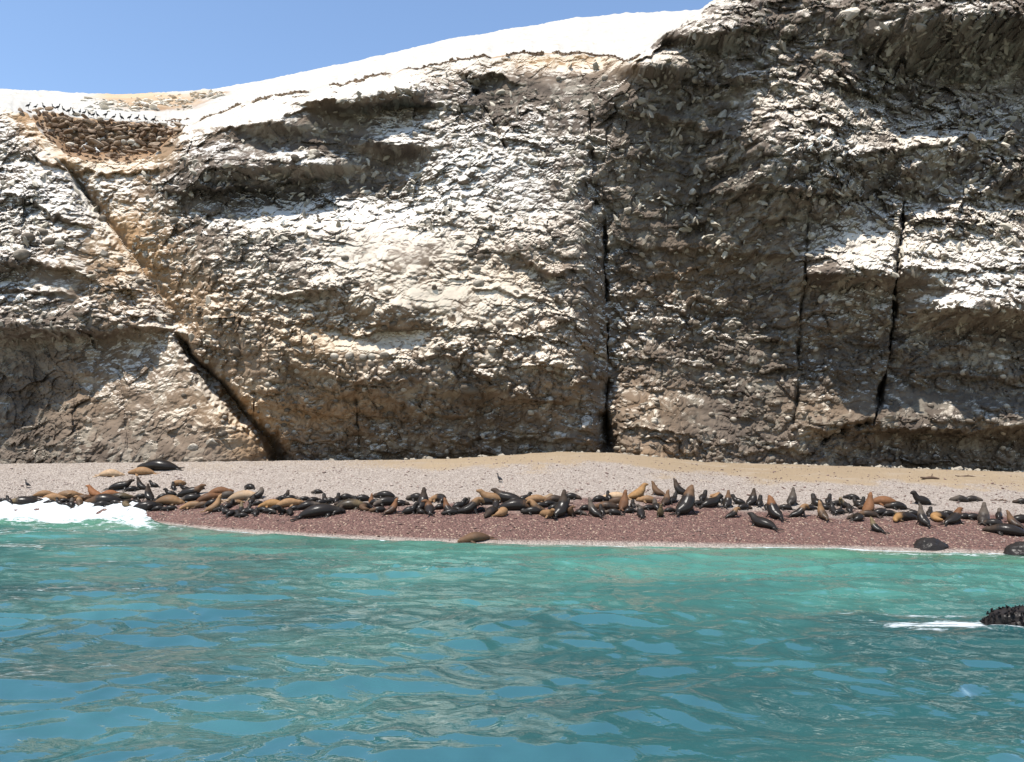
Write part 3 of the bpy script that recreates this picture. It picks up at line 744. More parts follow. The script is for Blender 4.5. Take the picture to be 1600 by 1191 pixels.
# scree boulders at the foot of the cliff
M_FOOT = stone_material("scree_stone", ((0.075, 0.06, 0.047), (0.24, 0.205, 0.16)), 0.15)
def foot_place(r):
    u_ = r.uniform(-100, 1700)
    if 270 < u_ < 900 and r.random() < 0.5: return None
    v_ = np.interp(u_, CREST[:, 0], CREST[:, 1])
    p = at(np.array(u_), np.array(v_), np.array(r.uniform(78.5, 80.5)))
    s = r.gamma(3, 0.045) + 0.06
    return np.array([p[0], p[1], float(beach_z(p[0], p[1])) + s * 0.3]), np.array([s * 1.2, s, s * 0.8])
joined("fallen_stones", ICO0, 900, foot_place, M_FOOT, cliff, ang=0.5, seed=34)

# ------------------------------------------------------------------ dry stone wall across the gully
def hill_at(u, v):
    j = int(round((u - uu[0]) / (uu[-1] - uu[0]) * (NC - 1)))
    c = hv[:, j]; i = int(np.argmax(c <= v)) if (c <= v).any() else 0
    i0 = max(i - 1, 0)
    t = 0 if c[i0] == c[i] else (c[i0] - v) / (c[i0] - c[i])
    return HP[i0, j] * (1 - t) + HP[i, j] * t
wall_c = hill_at(165, 236)
wall = obj("stone_wall", None, label="brown dry stone wall damming the gully below the white guano slope", cat="wall", kind="thing")
wall.location = wall_c
M_WALLW = stone_material("whitened_wall_stone", ((0.42, 0.36, 0.29), (0.6, 0.55, 0.47)), 0.7)
wsh = [mesh_from("stone", stone_shape(ICO1, r, 0.30, (1, 0.7, 0.66)), ICO1[1], M_WALL, False) for _ in range(8)]
wwh = [mesh_from("stone", stone_shape(ICO1, r, 0.30, (1, 0.7, 0.7)), ICO1[1], M_WALLW, True) for _ in range(3)]
vrow = 178.0
while vrow < 243:
    hgt = r.uniform(5.2, 8.6)
    uL = np.interp(vrow, [176, 200, 212, 236, 243], [30, 74, 90, 106, 128]); uR = np.interp(vrow, [176, 195, 215, 236, 243], [40, 290, 262, 246, 228])
    if vrow < 196: uR = np.interp(vrow, [178, 197], [78, 290])
    u_ = uL + r.uniform(-6, 8)
    while u_ < uR + r.uniform(-8, 6):
        wpx = r.uniform(7, 12) if r.random() < .4 else r.uniform(11, 24)
        uc, vc = u_ + wpx / 2, vrow + r.normal(0, 2.3) + 0.03 * (u_ - 160) * float(sstep(225, 190, vrow))
        u_ += wpx * r.uniform(0.72, 0.95)
        if vrow > 228 and r.random() < .3: continue
        p = hill_at(uc, vc); k = F / p[1]
        white = r.random() < .09
        o = obj("stone", wwh[int(r.integers(3))] if white else wsh[int(r.integers(8))], wall)
        o.location = Vector((p[0], p[1] - r.uniform(0.05, 0.65), p[2])) - wall.location
        o.rotation_euler = (r.normal(0, .25), r.normal(0, .28), r.normal(0, .6))
        o.scale = (wpx / 2 / k * r.uniform(1.0, 1.3), r.uniform(.4, .65), hgt / 2 / k * r.uniform(1.15, 1.75))
    vrow += hgt * 0.74
def rim_place(r):
    u_ = r.uniform(270, 1000)
    if gnoise(np.array(u_ / 40), np.array(3.0), 310) < (-0.3 if u_ > 560 else -0.1): return None
    j = int((u_ - uu[0]) / (uu[-1] - uu[0]) * (NC - 1))
    p = HP[int(r.integers(2, 11 if u_ > 800 else 7)), j]
    s = r.gamma(3, 0.035) + 0.05
    return p, np.array([s * 1.8, s, s * 0.6])
joined("rim_stones", ICO0, 2200, rim_place, M_WALL, hilltop, seed=36, flat=0.3, ang=0.4)
def gully_place(r):
    u_ = r.uniform(130, 350); v_ = r.normal(163, 7) if u_ < 300 else r.normal(148, 4)
    if v_ < sky_v(u_) + 4 or v_ > 176: return None
    s = r.gamma(3, 0.08) + 0.08
    return hill_at(u_, v_), np.array([s * 1.8, s * 1.4, s * 0.6])
joined("slope_stones", ICO0, 260, gully_place, M_WALLW, hilltop, seed=37, flat=0.3, ang=0.4)

def rubble_place(r):
    u_, v_ = r.uniform(30, 295), r.uniform(186, 256)
    if v_ > float(rim_v(u_)) + 1: return None
    s = r.gamma(3, 0.05) + 0.06
    return hill_at(u_, v_), np.array([s * 1.5, s, s * 0.7])
joined("gully_rubble", ICO0, 900, rubble_place, M_WALL, hilltop, seed=38, flat=0.4, ang=0.4)

# ------------------------------------------------------------------ sea lions
def tube(pts, nseg=18, sub=5):
    """closed tube through (x, y, z, width, height) points"""
    pts = np.array(pts, float); n = len(pts)
    t = np.linspace(0, n - 1, (n - 1) * sub + 1)
    out = []
    for x in t:                                     # Catmull-Rom
        i = min(int(x), n - 2); f = x - i
        p0, p1, p2, p3 = pts[max(i - 1, 0)], pts[i], pts[i + 1], pts[min(i + 2, n - 1)]
        out.append(0.5 * (2 * p1 + (p2 - p0) * f + (2 * p0 - 5 * p1 + 4 * p2 - p3) * f * f + (3 * p1 - p0 - 3 * p2 + p3) * f ** 3))
    s = np.array(out); s[:, 3:] = np.maximum(s[:, 3:], 0.012)
    tan = np.gradient(s[:, :3], axis=0); tan /= np.linalg.norm(tan, axis=1)[:, None]
    side = np.cross(tan, np.array([0, 0, 1.0]) * (np.abs(tan[:, 2:3]) < 0.95) + np.array([-1.0, 0, 0]) * (np.abs(tan[:, 2:3]) >= 0.95))
    side /= np.linalg.norm(side, axis=1)[:, None]
    for i in range(1, len(side)):
        if side[i] @ side[i - 1] < 0: side[i] *= -1
    up = np.cross(side, tan)
    a = np.linspace(0, 2 * math.pi, nseg, endpoint=False)
    ring = s[:, None, :3] + side[:, None] * (np.cos(a)[None, :, None] * s[:, 3][:, None, None]) + up[:, None] * (np.sin(a)[None, :, None] * s[:, 4][:, None, None])
    m = len(s); co = np.concatenate([ring.reshape(-1, 3), s[:1, :3], s[-1:, :3]])
    f = []
    for i in range(m - 1):
        for j in range(nseg):
            k = (j + 1) % nseg
            f += [(i * nseg + j, i * nseg + k, (i + 1) * nseg + k), (i * nseg + j, (i + 1) * nseg + k, (i + 1) * nseg + j)]
    for j in range(nseg):
        k = (j + 1) % nseg
        f += [(m * nseg, k, j), (m * nseg + 1, (m - 1) * nseg + j, (m - 1) * nseg + k)]
    return co, np.array(f), s

def sea_lion_mesh(name, spine, limbs, fat=1.08):
    limbs = [[(x, y, z, w * 1.25, h_ * 1.15) for (x, y, z, w, h_) in L] for L in limbs]
    spine = [list(q) for q in spine]
    for k_, mul, lo in ((-5, .97, 0), (-4, 1.10, 0), (-3, 1.0, .095), (-2, 1.0, .068), (-1, 1.0, .05)):
        spine[k_][3] = max(spine[k_][3] * mul, lo); spine[k_][4] = max(spine[k_][4] * mul, lo)
    spine = [(x, y, z, w * fat * (1.12 if 1 < i < len(spine) - 1 else 1), h * fat * (1.06 if 1 < i < len(spine) - 1 else 1)) for i, (x, y, z, w, h) in enumerate(spine)]
    parts = [tube(spine)]
    sp = parts[0][2]
    for L in limbs: parts.append(tube(L, 10, 4))
    hx = sp[-6]                                      # ears
    d = sp[-1, :3] - sp[-9, :3]; d /= np.linalg.norm(d)
    sd_ = np.cross(d, (0, 0, 1.0)); nn = np.linalg.norm(sd_); sd_ = sd_ / nn if nn > 0.1 else np.array([0, 1.0, 0])
    for e in (-1, 1):
        b = sp[-8, :3] + sd_ * e * sp[-8, 3] * 0.9
        parts.append(tube([(*b, .022, .022), (*(b + sd_ * e * .03 - d * .03), .016, .016), (*(b + sd_ * e * .035 - d * .07), .01, .01)], 6, 2))
    cos, fs, off = [], [], 0
    for co, f, _ in parts:
        cos.append(co); fs.append(f + off); off += len(co)
    me = mesh_from(name + "_raw", np.concatenate(cos), np.concatenate(fs))
    tmp = bpy.data.objects.new("tmp", me); col.objects.link(tmp)
    rm = tmp.modifiers.new("r", 'REMESH'); rm.mode = 'VOXEL'; rm.voxel_size = 0.033
    sm = tmp.modifiers.new("s", 'SMOOTH'); sm.iterations = 3; sm.factor = 0.5
    dg = bpy.context.evaluated_depsgraph_get()
    ev = tmp.evaluated_get(dg).to_mesh()
    n = len(ev.vertices); co = np.zeros(n * 3, np.float32); ev.vertices.foreach_get("co", co); co = co.reshape(-1, 3)
    quads = [tuple(p.vertices) for p in ev.polygons]
    bpy.data.objects.remove(tmp)
    me2 = bpy.data.meshes.new(name); me2.from_pydata(co.tolist(), [], quads)
    me2.polygons.foreach_set("use_smooth", np.full(len(quads), True))
    d2 = ((co[:, None, :] - sp[None, ::2, :3]) ** 2).sum(2); t = d2.argmin(1) / (len(sp[::2]) - 1)
    low = 1 - sstep(0.05, 0.35, co[:, 2])
    wet = np.clip((1 - sstep(0.30, 0.62, t)) + 0.5 * low, 0, 1)
    ca = me2.color_attributes.new("part", 'FLOAT_COLOR', 'POINT')
    ca.data.foreach_set("color", np.stack([wet, sstep(0.75, 0.85, t), 0 * t, 1 + 0 * t], -1).astype(np.float32).ravel())
    me2.materials.append(M_FUR)
    return me2

def hind(x, y, z, a=0):
    return [[(x + .12, y + s * .05, z, .07, .06), (x - .12, y + s * .14, .05, .075, .03), (x - .32, y + s * (.24 + a), .03, .085, .018), (x - .42, y + s * (.28 + a), .025, .04, .012)] for s in (-1, 1)]
def fore(x, y, z, fx, w=.30):
    return [[(x, y + s * .14, z, .10, .07), (x + .02, y + s * (w - .04), z * .5, .085, .05), (x + fx * .5, y + s * (w + .06), .05, .095, .028), (x + fx, y + s * (w + .16), .03, .06, .015)] for s in (-1, 1)]

SM = {}
SM["sit_up"] = sea_lion_mesh("sea_lion_body", [(-.98, 0, .09, .06, .05), (-.80, 0, .17, .16, .14), (-.50, 0, .25, .27, .24), (-.18, 0, .36, .31, .30), (.08, 0, .62, .28, .27), (.22, 0, .92, .21, .21), (.29, 0, 1.14, .155, .16), (.35, 0, 1.30, .125, .13), (.42, 0, 1.42, .09, .09), (.48, 0, 1.52, .05, .05), (.495, 0, 1.55, .025, .025)],
    fore(.12, 0, .50, .22) + hind(-.95, 0, .09))
SM["nose_up"] = sea_lion_mesh("sea_lion_body", [(-.80, 0, .09, .06, .05), (-.66, 0, .17, .17, .15), (-.40, 0, .27, .29, .26), (-.12, 0, .42, .32, .30), (.06, 0, .72, .28, .26), (.12, 0, 1.02, .21, .20), (.14, 0, 1.24, .15, .15), (.155, 0, 1.40, .115, .115), (.17, 0, 1.53, .08, .08), (.18, 0, 1.64, .045, .045), (.18, 0, 1.67, .02, .02)],
    fore(.10, 0, .52, .20) + hind(-.78, 0, .09))
SM["alert"] = sea_lion_mesh("sea_lion_body", [(-1.0, 0, .09, .06, .05), (-.82, 0, .18, .16, .14), (-.50, 0, .27, .27, .24), (-.16, 0, .38, .31, .30), (.12, 0, .60, .28, .27), (.30, 0, .86, .21, .21), (.40, 0, 1.04, .155, .16), (.52, 0, 1.14, .13, .13), (.66, 0, 1.16, .095, .095), (.78, 0, 1.15, .055, .055), (.81, 0, 1.15, .025, .025)],
    fore(.18, 0, .48, .20) + hind(-.97, 0, .09))
SM["turned"] = sea_lion_mesh("sea_lion_body", [(-.95, 0, .09, .06, .05), (-.78, 0, .18, .16, .14), (-.46, 0, .27, .27, .24), (-.14, 0, .38, .31, .30), (.10, .02, .62, .28, .27), (.22, .08, .88, .21, .21), (.24, .18, 1.05, .155, .16), (.22, .30, 1.12, .13, .13), (.18, .44, 1.11, .095, .095), (.15, .55, 1.08, .055, .055), (.145, .58, 1.07, .025, .025)],
    fore(.16, 0, .48, .20) + hind(-.92, 0, .09))
SM["flat"] = sea_lion_mesh("sea_lion_body", [(-1.02, 0, .07, .06, .05), (-.84, .02, .14, .16, .12), (-.52, .04, .21, .26, .20), (-.14, .03, .26, .31, .25), (.22, 0, .25, .29, .24), (.50, -.03, .20, .22, .19), (.70, -.05, .16, .165, .155), (.84, -.06, .14, .13, .125), (.97, -.06, .115, .09, .085), (1.08, -.06, .09, .05, .05), (1.11, -.06, .085, .025, .025)],
    fore(.28, 0, .18, -.12, .34) + hind(-1.0, .01, .07))
SM["lie_head_up"] = sea_lion_mesh("sea_lion_body", [(-1.02, 0, .07, .06, .05), (-.84, -.03, .15, .16, .13), (-.52, -.04, .23, .27, .22), (-.12, 0, .29, .31, .27), (.24, .02, .33, .28, .26), (.50, .02, .45, .21, .21), (.64, .02, .58, .16, .16), (.76, .01, .66, .13, .13), (.90, 0, .68, .09, .09), (1.01, 0, .68, .05, .05), (1.04, 0, .68, .025, .025)],
    fore(.34, 0, .26, .10, .32) + hind(-1.0, 0, .07))
SM["side"] = sea_lion_mesh("sea_lion_body", [(-.95, .20, .07, .05, .06), (-.80, .12, .14, .13, .15), (-.50, .04, .21, .22, .23), (-.12, 0, .25, .27, .27), (.24, .02, .24, .26, .26), (.50, .10, .19, .19, .20), (.66, .20, .16, .15, .155), (.76, .32, .13, .125, .125), (.82, .44, .11, .09, .085), (.85, .54, .09, .05, .05), (.855, .57, .085, .025, .025)],
    [[(.22, -.12, .30, .09, .07), (.16, -.26, .36, .085, .035), (.05, -.40, .34, .07, .018), (-.05, -.48, .30, .04, .012)], [(.26, .15, .16, .09, .07), (.30, .34, .06, .085, .03), (.24, .50, .03, .06, .015)]] + hind(-.93, .2, .08, .02))
SM["curled"] = sea_lion_mesh("sea_lion_body", [(-.42, .48, .07, .05, .06), (-.50, .36, .13, .13, .13), (-.48, .10, .21, .22, .21), (-.28, -.12, .27, .28, .26), (.05, -.18, .27, .29, .26), (.34, -.05, .22, .22, .20), (.46, .14, .17, .165, .16), (.46, .30, .14, .13, .13), (.38, .43, .12, .09, .09), (.29, .50, .10, .05, .05), (.265, .52, .10, .025, .025)],
    [[(.18, -.30, .22, .09, .07), (.24, -.46, .10, .085, .035), (.20, -.60, .03, .06, .015)], [(.22, .06, .18, .09, .07), (.20, .22, .06, .085, .03), (.08, .32, .03, .06, .015)], [(-.46, .44, .08, .07, .05), (-.40, .60, .05, .075, .025), (-.34, .74, .03, .05, .013)], [(-.42, .46, .08, .07, .05), (-.30, .58, .05, .075, .025), (-.18, .66, .03, .05, .013)]])
SM["arched"] = sea_lion_mesh("sea_lion_body", [(-1.02, 0, .08, .06, .05), (-.84, 0, .16, .16, .14), (-.52, 0, .24, .26, .23), (-.18, 0, .38, .29, .27), (.08, 0, .64, .26, .25), (.22, 0, .90, .20, .20), (.38, 0, 1.04, .155, .155), (.56, 0, 1.00, .13, .13), (.68, 0, .88, .095, .095), (.74, 0, .77, .055, .055), (.75, 0, .74, .025, .025)],
    fore(.16, 0, .46, .18) + hind(-.98, 0, .08))
SM["bull"] = sea_lion_mesh("sea_lion_body", [(-.92, 0, .10, .07, .06), (-.76, 0, .20, .19, .17), (-.46, 0, .30, .31, .28), (-.16, 0, .44, .35, .34), (.06, 0, .72, .33, .33), (.18, 0, 1.00, .27, .29), (.26, 0, 1.22, .21, .23), (.33, 0, 1.38, .155, .16), (.40, 0, 1.50, .105, .105), (.45, 0, 1.58, .06, .06), (.465, 0, 1.61, .03, .03)],
    fore(.12, 0, .52, .22, .34) + hind(-.9, 0, .1))
SM["pup"] = sea_lion_mesh("sea_lion_body", [(-.80, 0, .09, .06, .05), (-.66, .02, .17, .17, .15), (-.38, .03, .26, .28, .25), (-.05, .02, .32, .31, .29), (.24, 0, .42, .25, .24), (.42, -.02, .60, .20, .20), (.50, -.03, .76, .18, .18), (.60, -.04, .84, .155, .155), (.74, -.05, .84, .11, .11), (.84, -.05, .82, .065, .065), (.87, -.05, .82, .03, .03)],
    fore(.26, 0, .32, .16) + hind(-.78, 0, .09))
SM["pup_flat"] = sea_lion_mesh("sea_lion_body", [(-.80, .05, .08, .06, .05), (-.66, .05, .16, .17, .14), (-.38, .03, .24, .28, .23), (-.02, .0, .28, .30, .27), (.30, -.02, .25, .24, .23), (.50, -.06, .21, .19, .19), (.64, -.10, .19, .175, .17), (.76, -.15, .17, .145, .14), (.87, -.20, .14, .095, .095), (.94, -.23, .12, .055, .055), (.96, -.24, .12, .03, .03)],
    fore(.24, 0, .20, -.10, .34) + hind(-.78, .04, .08))

COLR = {"black": (.022, .018, .015), "dark": (.048, .032, .022), "grey": (.092, .072, .056), "brown": (.115, .064, .034), "rust": (.165, .075, .033), "tan": (.245, .140, .068), "gold": (.27, .148, .058), "cream": (.40, .275, .17), "olive": (.135, .098, .052), "redbrown": (.20, .085, .035)}
CWORD = {"black": "black", "dark": "dark brown", "grey": "grey-brown", "brown": "mid-brown", "rust": "rust-brown", "tan": "tan", "gold": "golden", "cream": "cream-coloured", "olive": "olive-brown", "redbrown": "reddish brown"}
PWORD = {"sit_up": "sitting, head raised", "nose_up": "sitting upright, nose skyward", "alert": "propped up looking level", "turned": "sitting with head turned", "flat": "stretched flat", "lie_head_up": "lying with lifted head", "side": "lolling on its side", "curled": "curled up", "arched": "with neck arched over", "bull": "bull rearing up", "pup": "pup propped up", "pup_flat": "pup lying down"}
# u, v of the ground under the animal, pose, heading (0 right, 90 away, 180 left, 270 towards the sea), size, coat, wet share
LIONS = """
38 788 flat 200 1.15 olive .7;70 775 flat 10 .8 tan .1;84 781 flat 8 .95 tan .2;108 778 side 10 1 tan .3;124 789 turned 120 .65 tan .4;146 777 alert 165 .85 redbrown .2;162 786 flat 190 1.25 brown .5;188 781 side 10 1 olive .4
79 788 pup_flat 200 .55 black 1;103 791 pup_flat 170 .5 black 1;112 791 pup 120 .5 grey .6;100 785 pup_flat 30 .5 black 1;160 791 pup_flat 20 .65 black 1;180 789 pup_flat 0 .6 grey .9;5 785 pup_flat 0 .5 black 1;14 786 pup 150 .5 black 1;62 786 pup_flat 10 .55 black 1
174 744 flat 10 1.05 cream .1;190 764 lie_head_up 8 .95 dark .8;222 741 flat 180 1.1 tan .2;248 733 flat 178 1.65 black 1;219 764 sit_up 160 .7 dark .7;207 767 pup_flat 30 .6 black 1;240 761 pup 170 .5 black 1;232 781 nose_up 140 .78 dark .6;220 779 pup_flat 200 .6 dark .8
232 796 side 20 1.15 black 1;200 791 curled 270 .85 olive .6;266 787 flat 0 1.15 tan .3;281 758 curled 20 .75 tan .2;271 764 pup 120 .5 black 1;266 775 pup 190 .55 black 1;289 767 pup 200 .5 black 1;300 774 lie_head_up 0 1.05 brown .6;298 782 flat 190 .9 grey .6
301 793 side 180 .85 tan .3;318 792 pup_flat 10 .7 brown .3;248 797 pup_flat 20 .55 black 1;266 797 pup_flat 200 .6 black 1;327 782 flat 20 1 rust .3;344 772 flat 8 .95 rust .1
338 798 sit_up 30 .85 tan .3;357 777 curled 30 .8 grey .3;382 780 flat 10 1.15 cream .3;405 779 turned 20 .75 grey .5;390 764 pup_flat 150 .65 black 1
353 803 pup 160 .55 black 1;363 805 pup_flat 60 .6 black 1;371 804 pup_flat 300 .55 black 1;385 802 pup 60 .5 black 1;346 798 pup_flat 200 .55 black 1;377 800 sit_up 100 .5 olive .5;392 802 pup_flat 0 .55 black 1;394 787 pup 90 .55 black 1;404 789 pup_flat 10 .5 black 1;410 800 pup_flat 170 .6 black 1;421 802 pup_flat 340 .6 black 1
425 792 side 180 .95 gold .2;451 791 flat 5 .95 tan .2;448 778 pup 90 .5 dark .9;441 781 pup_flat 180 .5 grey .8;454 781 pup_flat 20 .55 grey .8;440 803 pup 250 .55 black 1;453 803 pup_flat 300 .6 black 1
475 782 pup_flat 200 .5 grey .7;496 771 pup_flat 180 .5 grey .5;482 794 flat 18 .9 grey .6;502 805 flat 16 1.45 black 1;503 788 pup_flat 30 .55 black 1;508 785 pup 120 .55 black 1;516 786 pup_flat 10 .6 black 1;527 785 pup 90 .6 black 1;541 781 pup_flat 10 .65 black 1
549 794 flat 10 1.15 olive .4;528 803 pup 60 .55 dark .8;566 783 pup_flat 200 .7 black 1;580 786 sit_up 90 .45 rust .2;571 797 curled 250 .8 brown .5;588 789 pup_flat 340 .65 black 1;601 778 pup_flat 180 .8 dark .9;604 789 side 190 .95 grey .7;614 802 sit_up 40 .72 rust .4
641 803 pup 10 .65 black 1;661 795 nose_up 75 1.0 dark .8;651 782 pup_flat 180 .75 grey .8;671 802 turned 100 .8 rust .5;684 784 curled 160 .9 tan .5;699 801 sit_up 130 .68 rust .5;705 804 pup_flat 200 .6 black 1;718 795 pup 30 .62 black 1;714 799 pup_flat 160 .5 black 1
738 802 arched 10 .95 tan .7;752 799 pup_flat 40 .45 grey .6;768 784 lie_head_up 170 1 tan .2;768 804 flat 250 .9 dark .7;782 805 curled 100 .95 tan .2;792 785 lie_head_up 160 1.1 dark .9;807 787 pup_flat 20 .7 black 1;821 782 pup 30 .55 black 1;808 797 flat 4 1.3 brown .6
839 784 flat 10 .85 tan .2;857 780 curled 90 .7 cream .3;836 799 arched 160 .75 tan .4;855 808 lie_head_up 300 .8 tan .2;832 803 pup_flat 190 .7 black 1;858 790 pup_flat 20 .6 black 1;878 806 nose_up 55 1.12 dark .8;892 807 turned 240 .6 brown .4;893 780 pup_flat 0 .65 dark .7;906 804 pup_flat 340 .5 grey .6
926 806 sit_up 130 .78 grey .5;937 783 pup_flat 20 .6 black 1;948 796 flat 180 .95 brown .4;962 780 flat 185 .95 cream .2;951 781 pup 100 .5 black 1;975 795 sit_up 70 .82 rust .3;998 779 alert 25 .95 gold .0;989 792 pup 90 .45 black 1
1001 807 turned 90 .68 grey .6;1011 785 pup_flat 180 .7 tan .3;1025 796 pup 100 .6 grey .5;1032 808 sit_up 270 .58 olive .4;1025 773 sit_up 145 .72 brown .3;1041 788 sit_up 60 .72 brown .4;1052 785 pup 60 .6 black 1;1060 772 sit_up 150 .82 dark .6
1073 803 bull 40 1.22 brown 1;1099 782 pup 60 .62 black 1;1112 792 lie_head_up 25 .95 black 1;1119 778 curled 90 .75 tan .2;1137 792 nose_up 60 .72 brown .7;1153 788 pup 150 .6 black 1;1147 808 arched 25 .62 tan .5
1176 789 nose_up 40 .82 dark .7;1187 790 pup 70 .6 black 1;1190 823 lie_head_up 125 1.0 black 1;1208 809 bull 110 1.05 rust .95;1238 788 nose_up 50 .78 grey .4;1251 807 arched 10 .78 tan .6;1275 790 pup 100 .7 black 1;1284 810 sit_up 100 .75 tan .4;1301 801 sit_up 90 .58 black 1;1295 787 pup 60 .6 black 1;1318 794 turned 150 .62 olive .5
1331 780 pup_flat 160 .6 black 1;1340 792 pup 110 .55 black 1;1348 791 pup 60 .55 black 1;1337 813 curled 100 .8 dark .9;1358 801 sit_up 50 .9 rust .2;1380 788 flat 178 1.05 rust .2;1355 807 side 160 .75 brown .4;1367 830 sit_up 120 .62 olive .6;1377 805 pup_flat 10 .75 black 1
1401 795 pup_flat 180 .8 dark .8;1411 813 side 190 1.05 gold .5;1441 820 nose_up 100 .82 grey .6;1439 788 pup 180 .8 black 1;1468 813 curled 200 1.0 gold .5;1492 818 alert 25 .9 rust .7;1500 784 pup_flat 180 .7 grey .4;1520 783 pup_flat 10 .65 grey .4
1537 817 nose_up 55 .9 grey .4;1520 812 pup_flat 180 .7 grey .9;1572 834 flat 150 1.15 dark .7;1582 823 sit_up 115 .72 brown .4;1597 816 pup_flat 0 .8 black 1;1597 787 pup_flat 170 .6 dark .6;742 845 flat 205 .95 brown .3
50 783 pup_flat 20 .6 dark .8;92 788 pup 150 .45 black 1;132 782 side 20 .8 brown .3;172 776 flat 12 .9 redbrown .2;212 787 pup_flat 160 .6 black 1;256 779 pup_flat 30 .6 dark .8;312 766 pup_flat 200 .5 grey .6;334 789 pup_flat 20 .7 brown .5;368 789 side 10 .7 tan .4;358 794 pup 60 .5 black 1
378 808 pup_flat 190 .5 black 1;400 805 pup 100 .45 black 1;432 797 pup_flat 170 .55 black 1;462 797 pup_flat 20 .55 dark .9;490 784 pup_flat 30 .55 black 1;536 790 pup_flat 190 .6 dark .9;557 788 pup 120 .5 black 1;592 800 pup_flat 200 .6 brown .5;626 790 pup_flat 10 .6 dark .8;656 803 pup_flat 160 .5 black 1
690 795 pup_flat 20 .55 black 1;728 790 pup 60 .5 grey .8;756 788 side 190 .75 brown .5;775 794 turned 90 .6 dark .7;797 795 pup_flat 170 .6 black 1;820 793 side 10 .8 tan .4;845 793 pup_flat 200 .6 dark .8;868 797 pup_flat 20 .6 black 1;866 784 side 180 .8 brown .4;884 793 pup 60 .55 black 1
916 797 pup_flat 10 .55 dark .8;940 803 pup 100 .55 black 1;958 804 pup_flat 170 .6 grey .6;968 787 side 10 .8 brown .3;984 801 pup_flat 30 .5 black 1;1014 796 pup_flat 200 .55 dark .8;1047 800 pup_flat 10 .5 black 1;1090 790 pup_flat 190 .6 dark .9;1126 785 pup 90 .5 black 1;1162 796 pup_flat 20 .6 dark .8
1200 795 pup 60 .55 black 1;1226 796 pup_flat 170 .55 dark .9;1264 797 pup_flat 20 .6 black 1;1288 796 pup 130 .55 dark .8;1308 790 pup_flat 190 .6 black 1;1312 803 pup_flat 20 .55 grey .7;1327 800 pup 80 .5 black 1;1352 795 pup_flat 200 .55 dark .9;1390 806 pup_flat 10 .6 olive .5;1426 806 pup_flat 180 .6 dark .8
1453 806 pup 60 .55 black 1;1480 806 pup_flat 170 .6 dark .7;1508 811 pup_flat 20 .6 black 1;1552 822 pup_flat 160 .7 dark .8;1561 810 pup 60 .55 grey .6
"""
ZONES = [(0, "at the left edge by the foam"), (92, "behind the middle of the foam"), (205, "behind the foam's right tip"), (300, "just right of the foam"), (372, "below the diagonal cleft's foot"), (470, "by the long black sleeper"),
         (535, "right of the long black sleeper"), (632, "by the left nose-up cow"), (722, "straight above the waterline loner"), (826, "by the large nose-up cow"), (915, "below the long vertical crack"), (985, "left of the huge bull"),
         (1066, "right of the huge bull"), (1165, "by the rust-headed bull"), (1262, "right of the rust-headed bull"), (1350, "left of the wet boulder"), (1425, "straight above the wet boulder"), (1510, "by the right picture edge")]
items = []
for tok in LIONS.replace("\n", ";").split(";"):
    if tok.strip():
        a = tok.split(); items.append((float(a[0]), float(a[1]), a[2], float(a[3]), float(a[4]), a[5], float(a[6])))
SPECIAL = {(248, 733): "largest black sea lion lying alone high up by the cliff foot", (174, 744): "cream-coloured sea lion stretched out alone high on the left beach", (222, 741): "tan sea lion stretched out just below the black bull by the cliff",
           (502, 805): "long black wet sea lion sleeping at the front of the colony", (1073, 803): "huge black bull sea lion with brown head rearing up, tallest of all", (1208, 809): "bull sea lion with rust-brown head and glossy black wet rear",
           (742, 845): "lone brown sea lion lying at the waterline below all the others", (998, 779): "golden sea lion propped high on its foreflippers looking right", (1190, 823): "glossy black sea lion in front of the rust-headed bull", (1367, 830): "olive-brown sea lion sitting apart, lowest on the right shingle",
           (661, 795): "dark sea lion cow pointing its nose skyward, left of the centre", (878, 806): "large dark sea lion cow pointing its nose skyward amid a huddle", (390, 764): "black sea lion pup alone behind the colony, above the diagonal cleft's foot"}
def heading_word(h):
    h %= 360
    return "facing right" if h < 45 or h >= 315 else "facing the cliff" if h < 135 else "facing left" if h < 225 else "facing the sea"
def zone_of(u):
    z = ZONES[0][1]
    for a, w in ZONES:
        if u >= a: z = w
    return z
base = {}
for it in items:
    if (it[0], it[1]) in SPECIAL: continue
    base.setdefault((it[5], it[2], zone_of(it[0])), []).append(it)
labels = {}
ORD = ["first", "second", "third", "fourth", "fifth", "sixth", "seventh", "eighth", "ninth", "tenth"]
for (c, p, z), its in base.items():
    pup = p.startswith("pup")
    head = f"{CWORD[c]} sea lion pup {PWORD[p][4:]}" if pup else f"{CWORD[c]} sea lion {PWORD[p]}"
    if len(its) == 1:
        labels[its[0]] = f"{head}, {z}"; continue
    by_h = {}
    for it in its: by_h.setdefault(heading_word(it[3]), []).append(it)
    for hw, grp in by_h.items():
        grp.sort()
        for k_, it in enumerate(grp):
            if len(grp) == 1: labels[it] = f"{head} {hw}, {z}"
            elif len(grp) == 2: labels[it] = f"{'left' if k_ == 0 else 'right'} of two {CWORD[c]} {'pups' if pup else 'sea lions'} {hw}, {z}"
            else: labels[it] = f"{ORD[k_]} from left of {CWORD[c]} {'pups' if pup else 'sea lions'} {hw}, {z}"
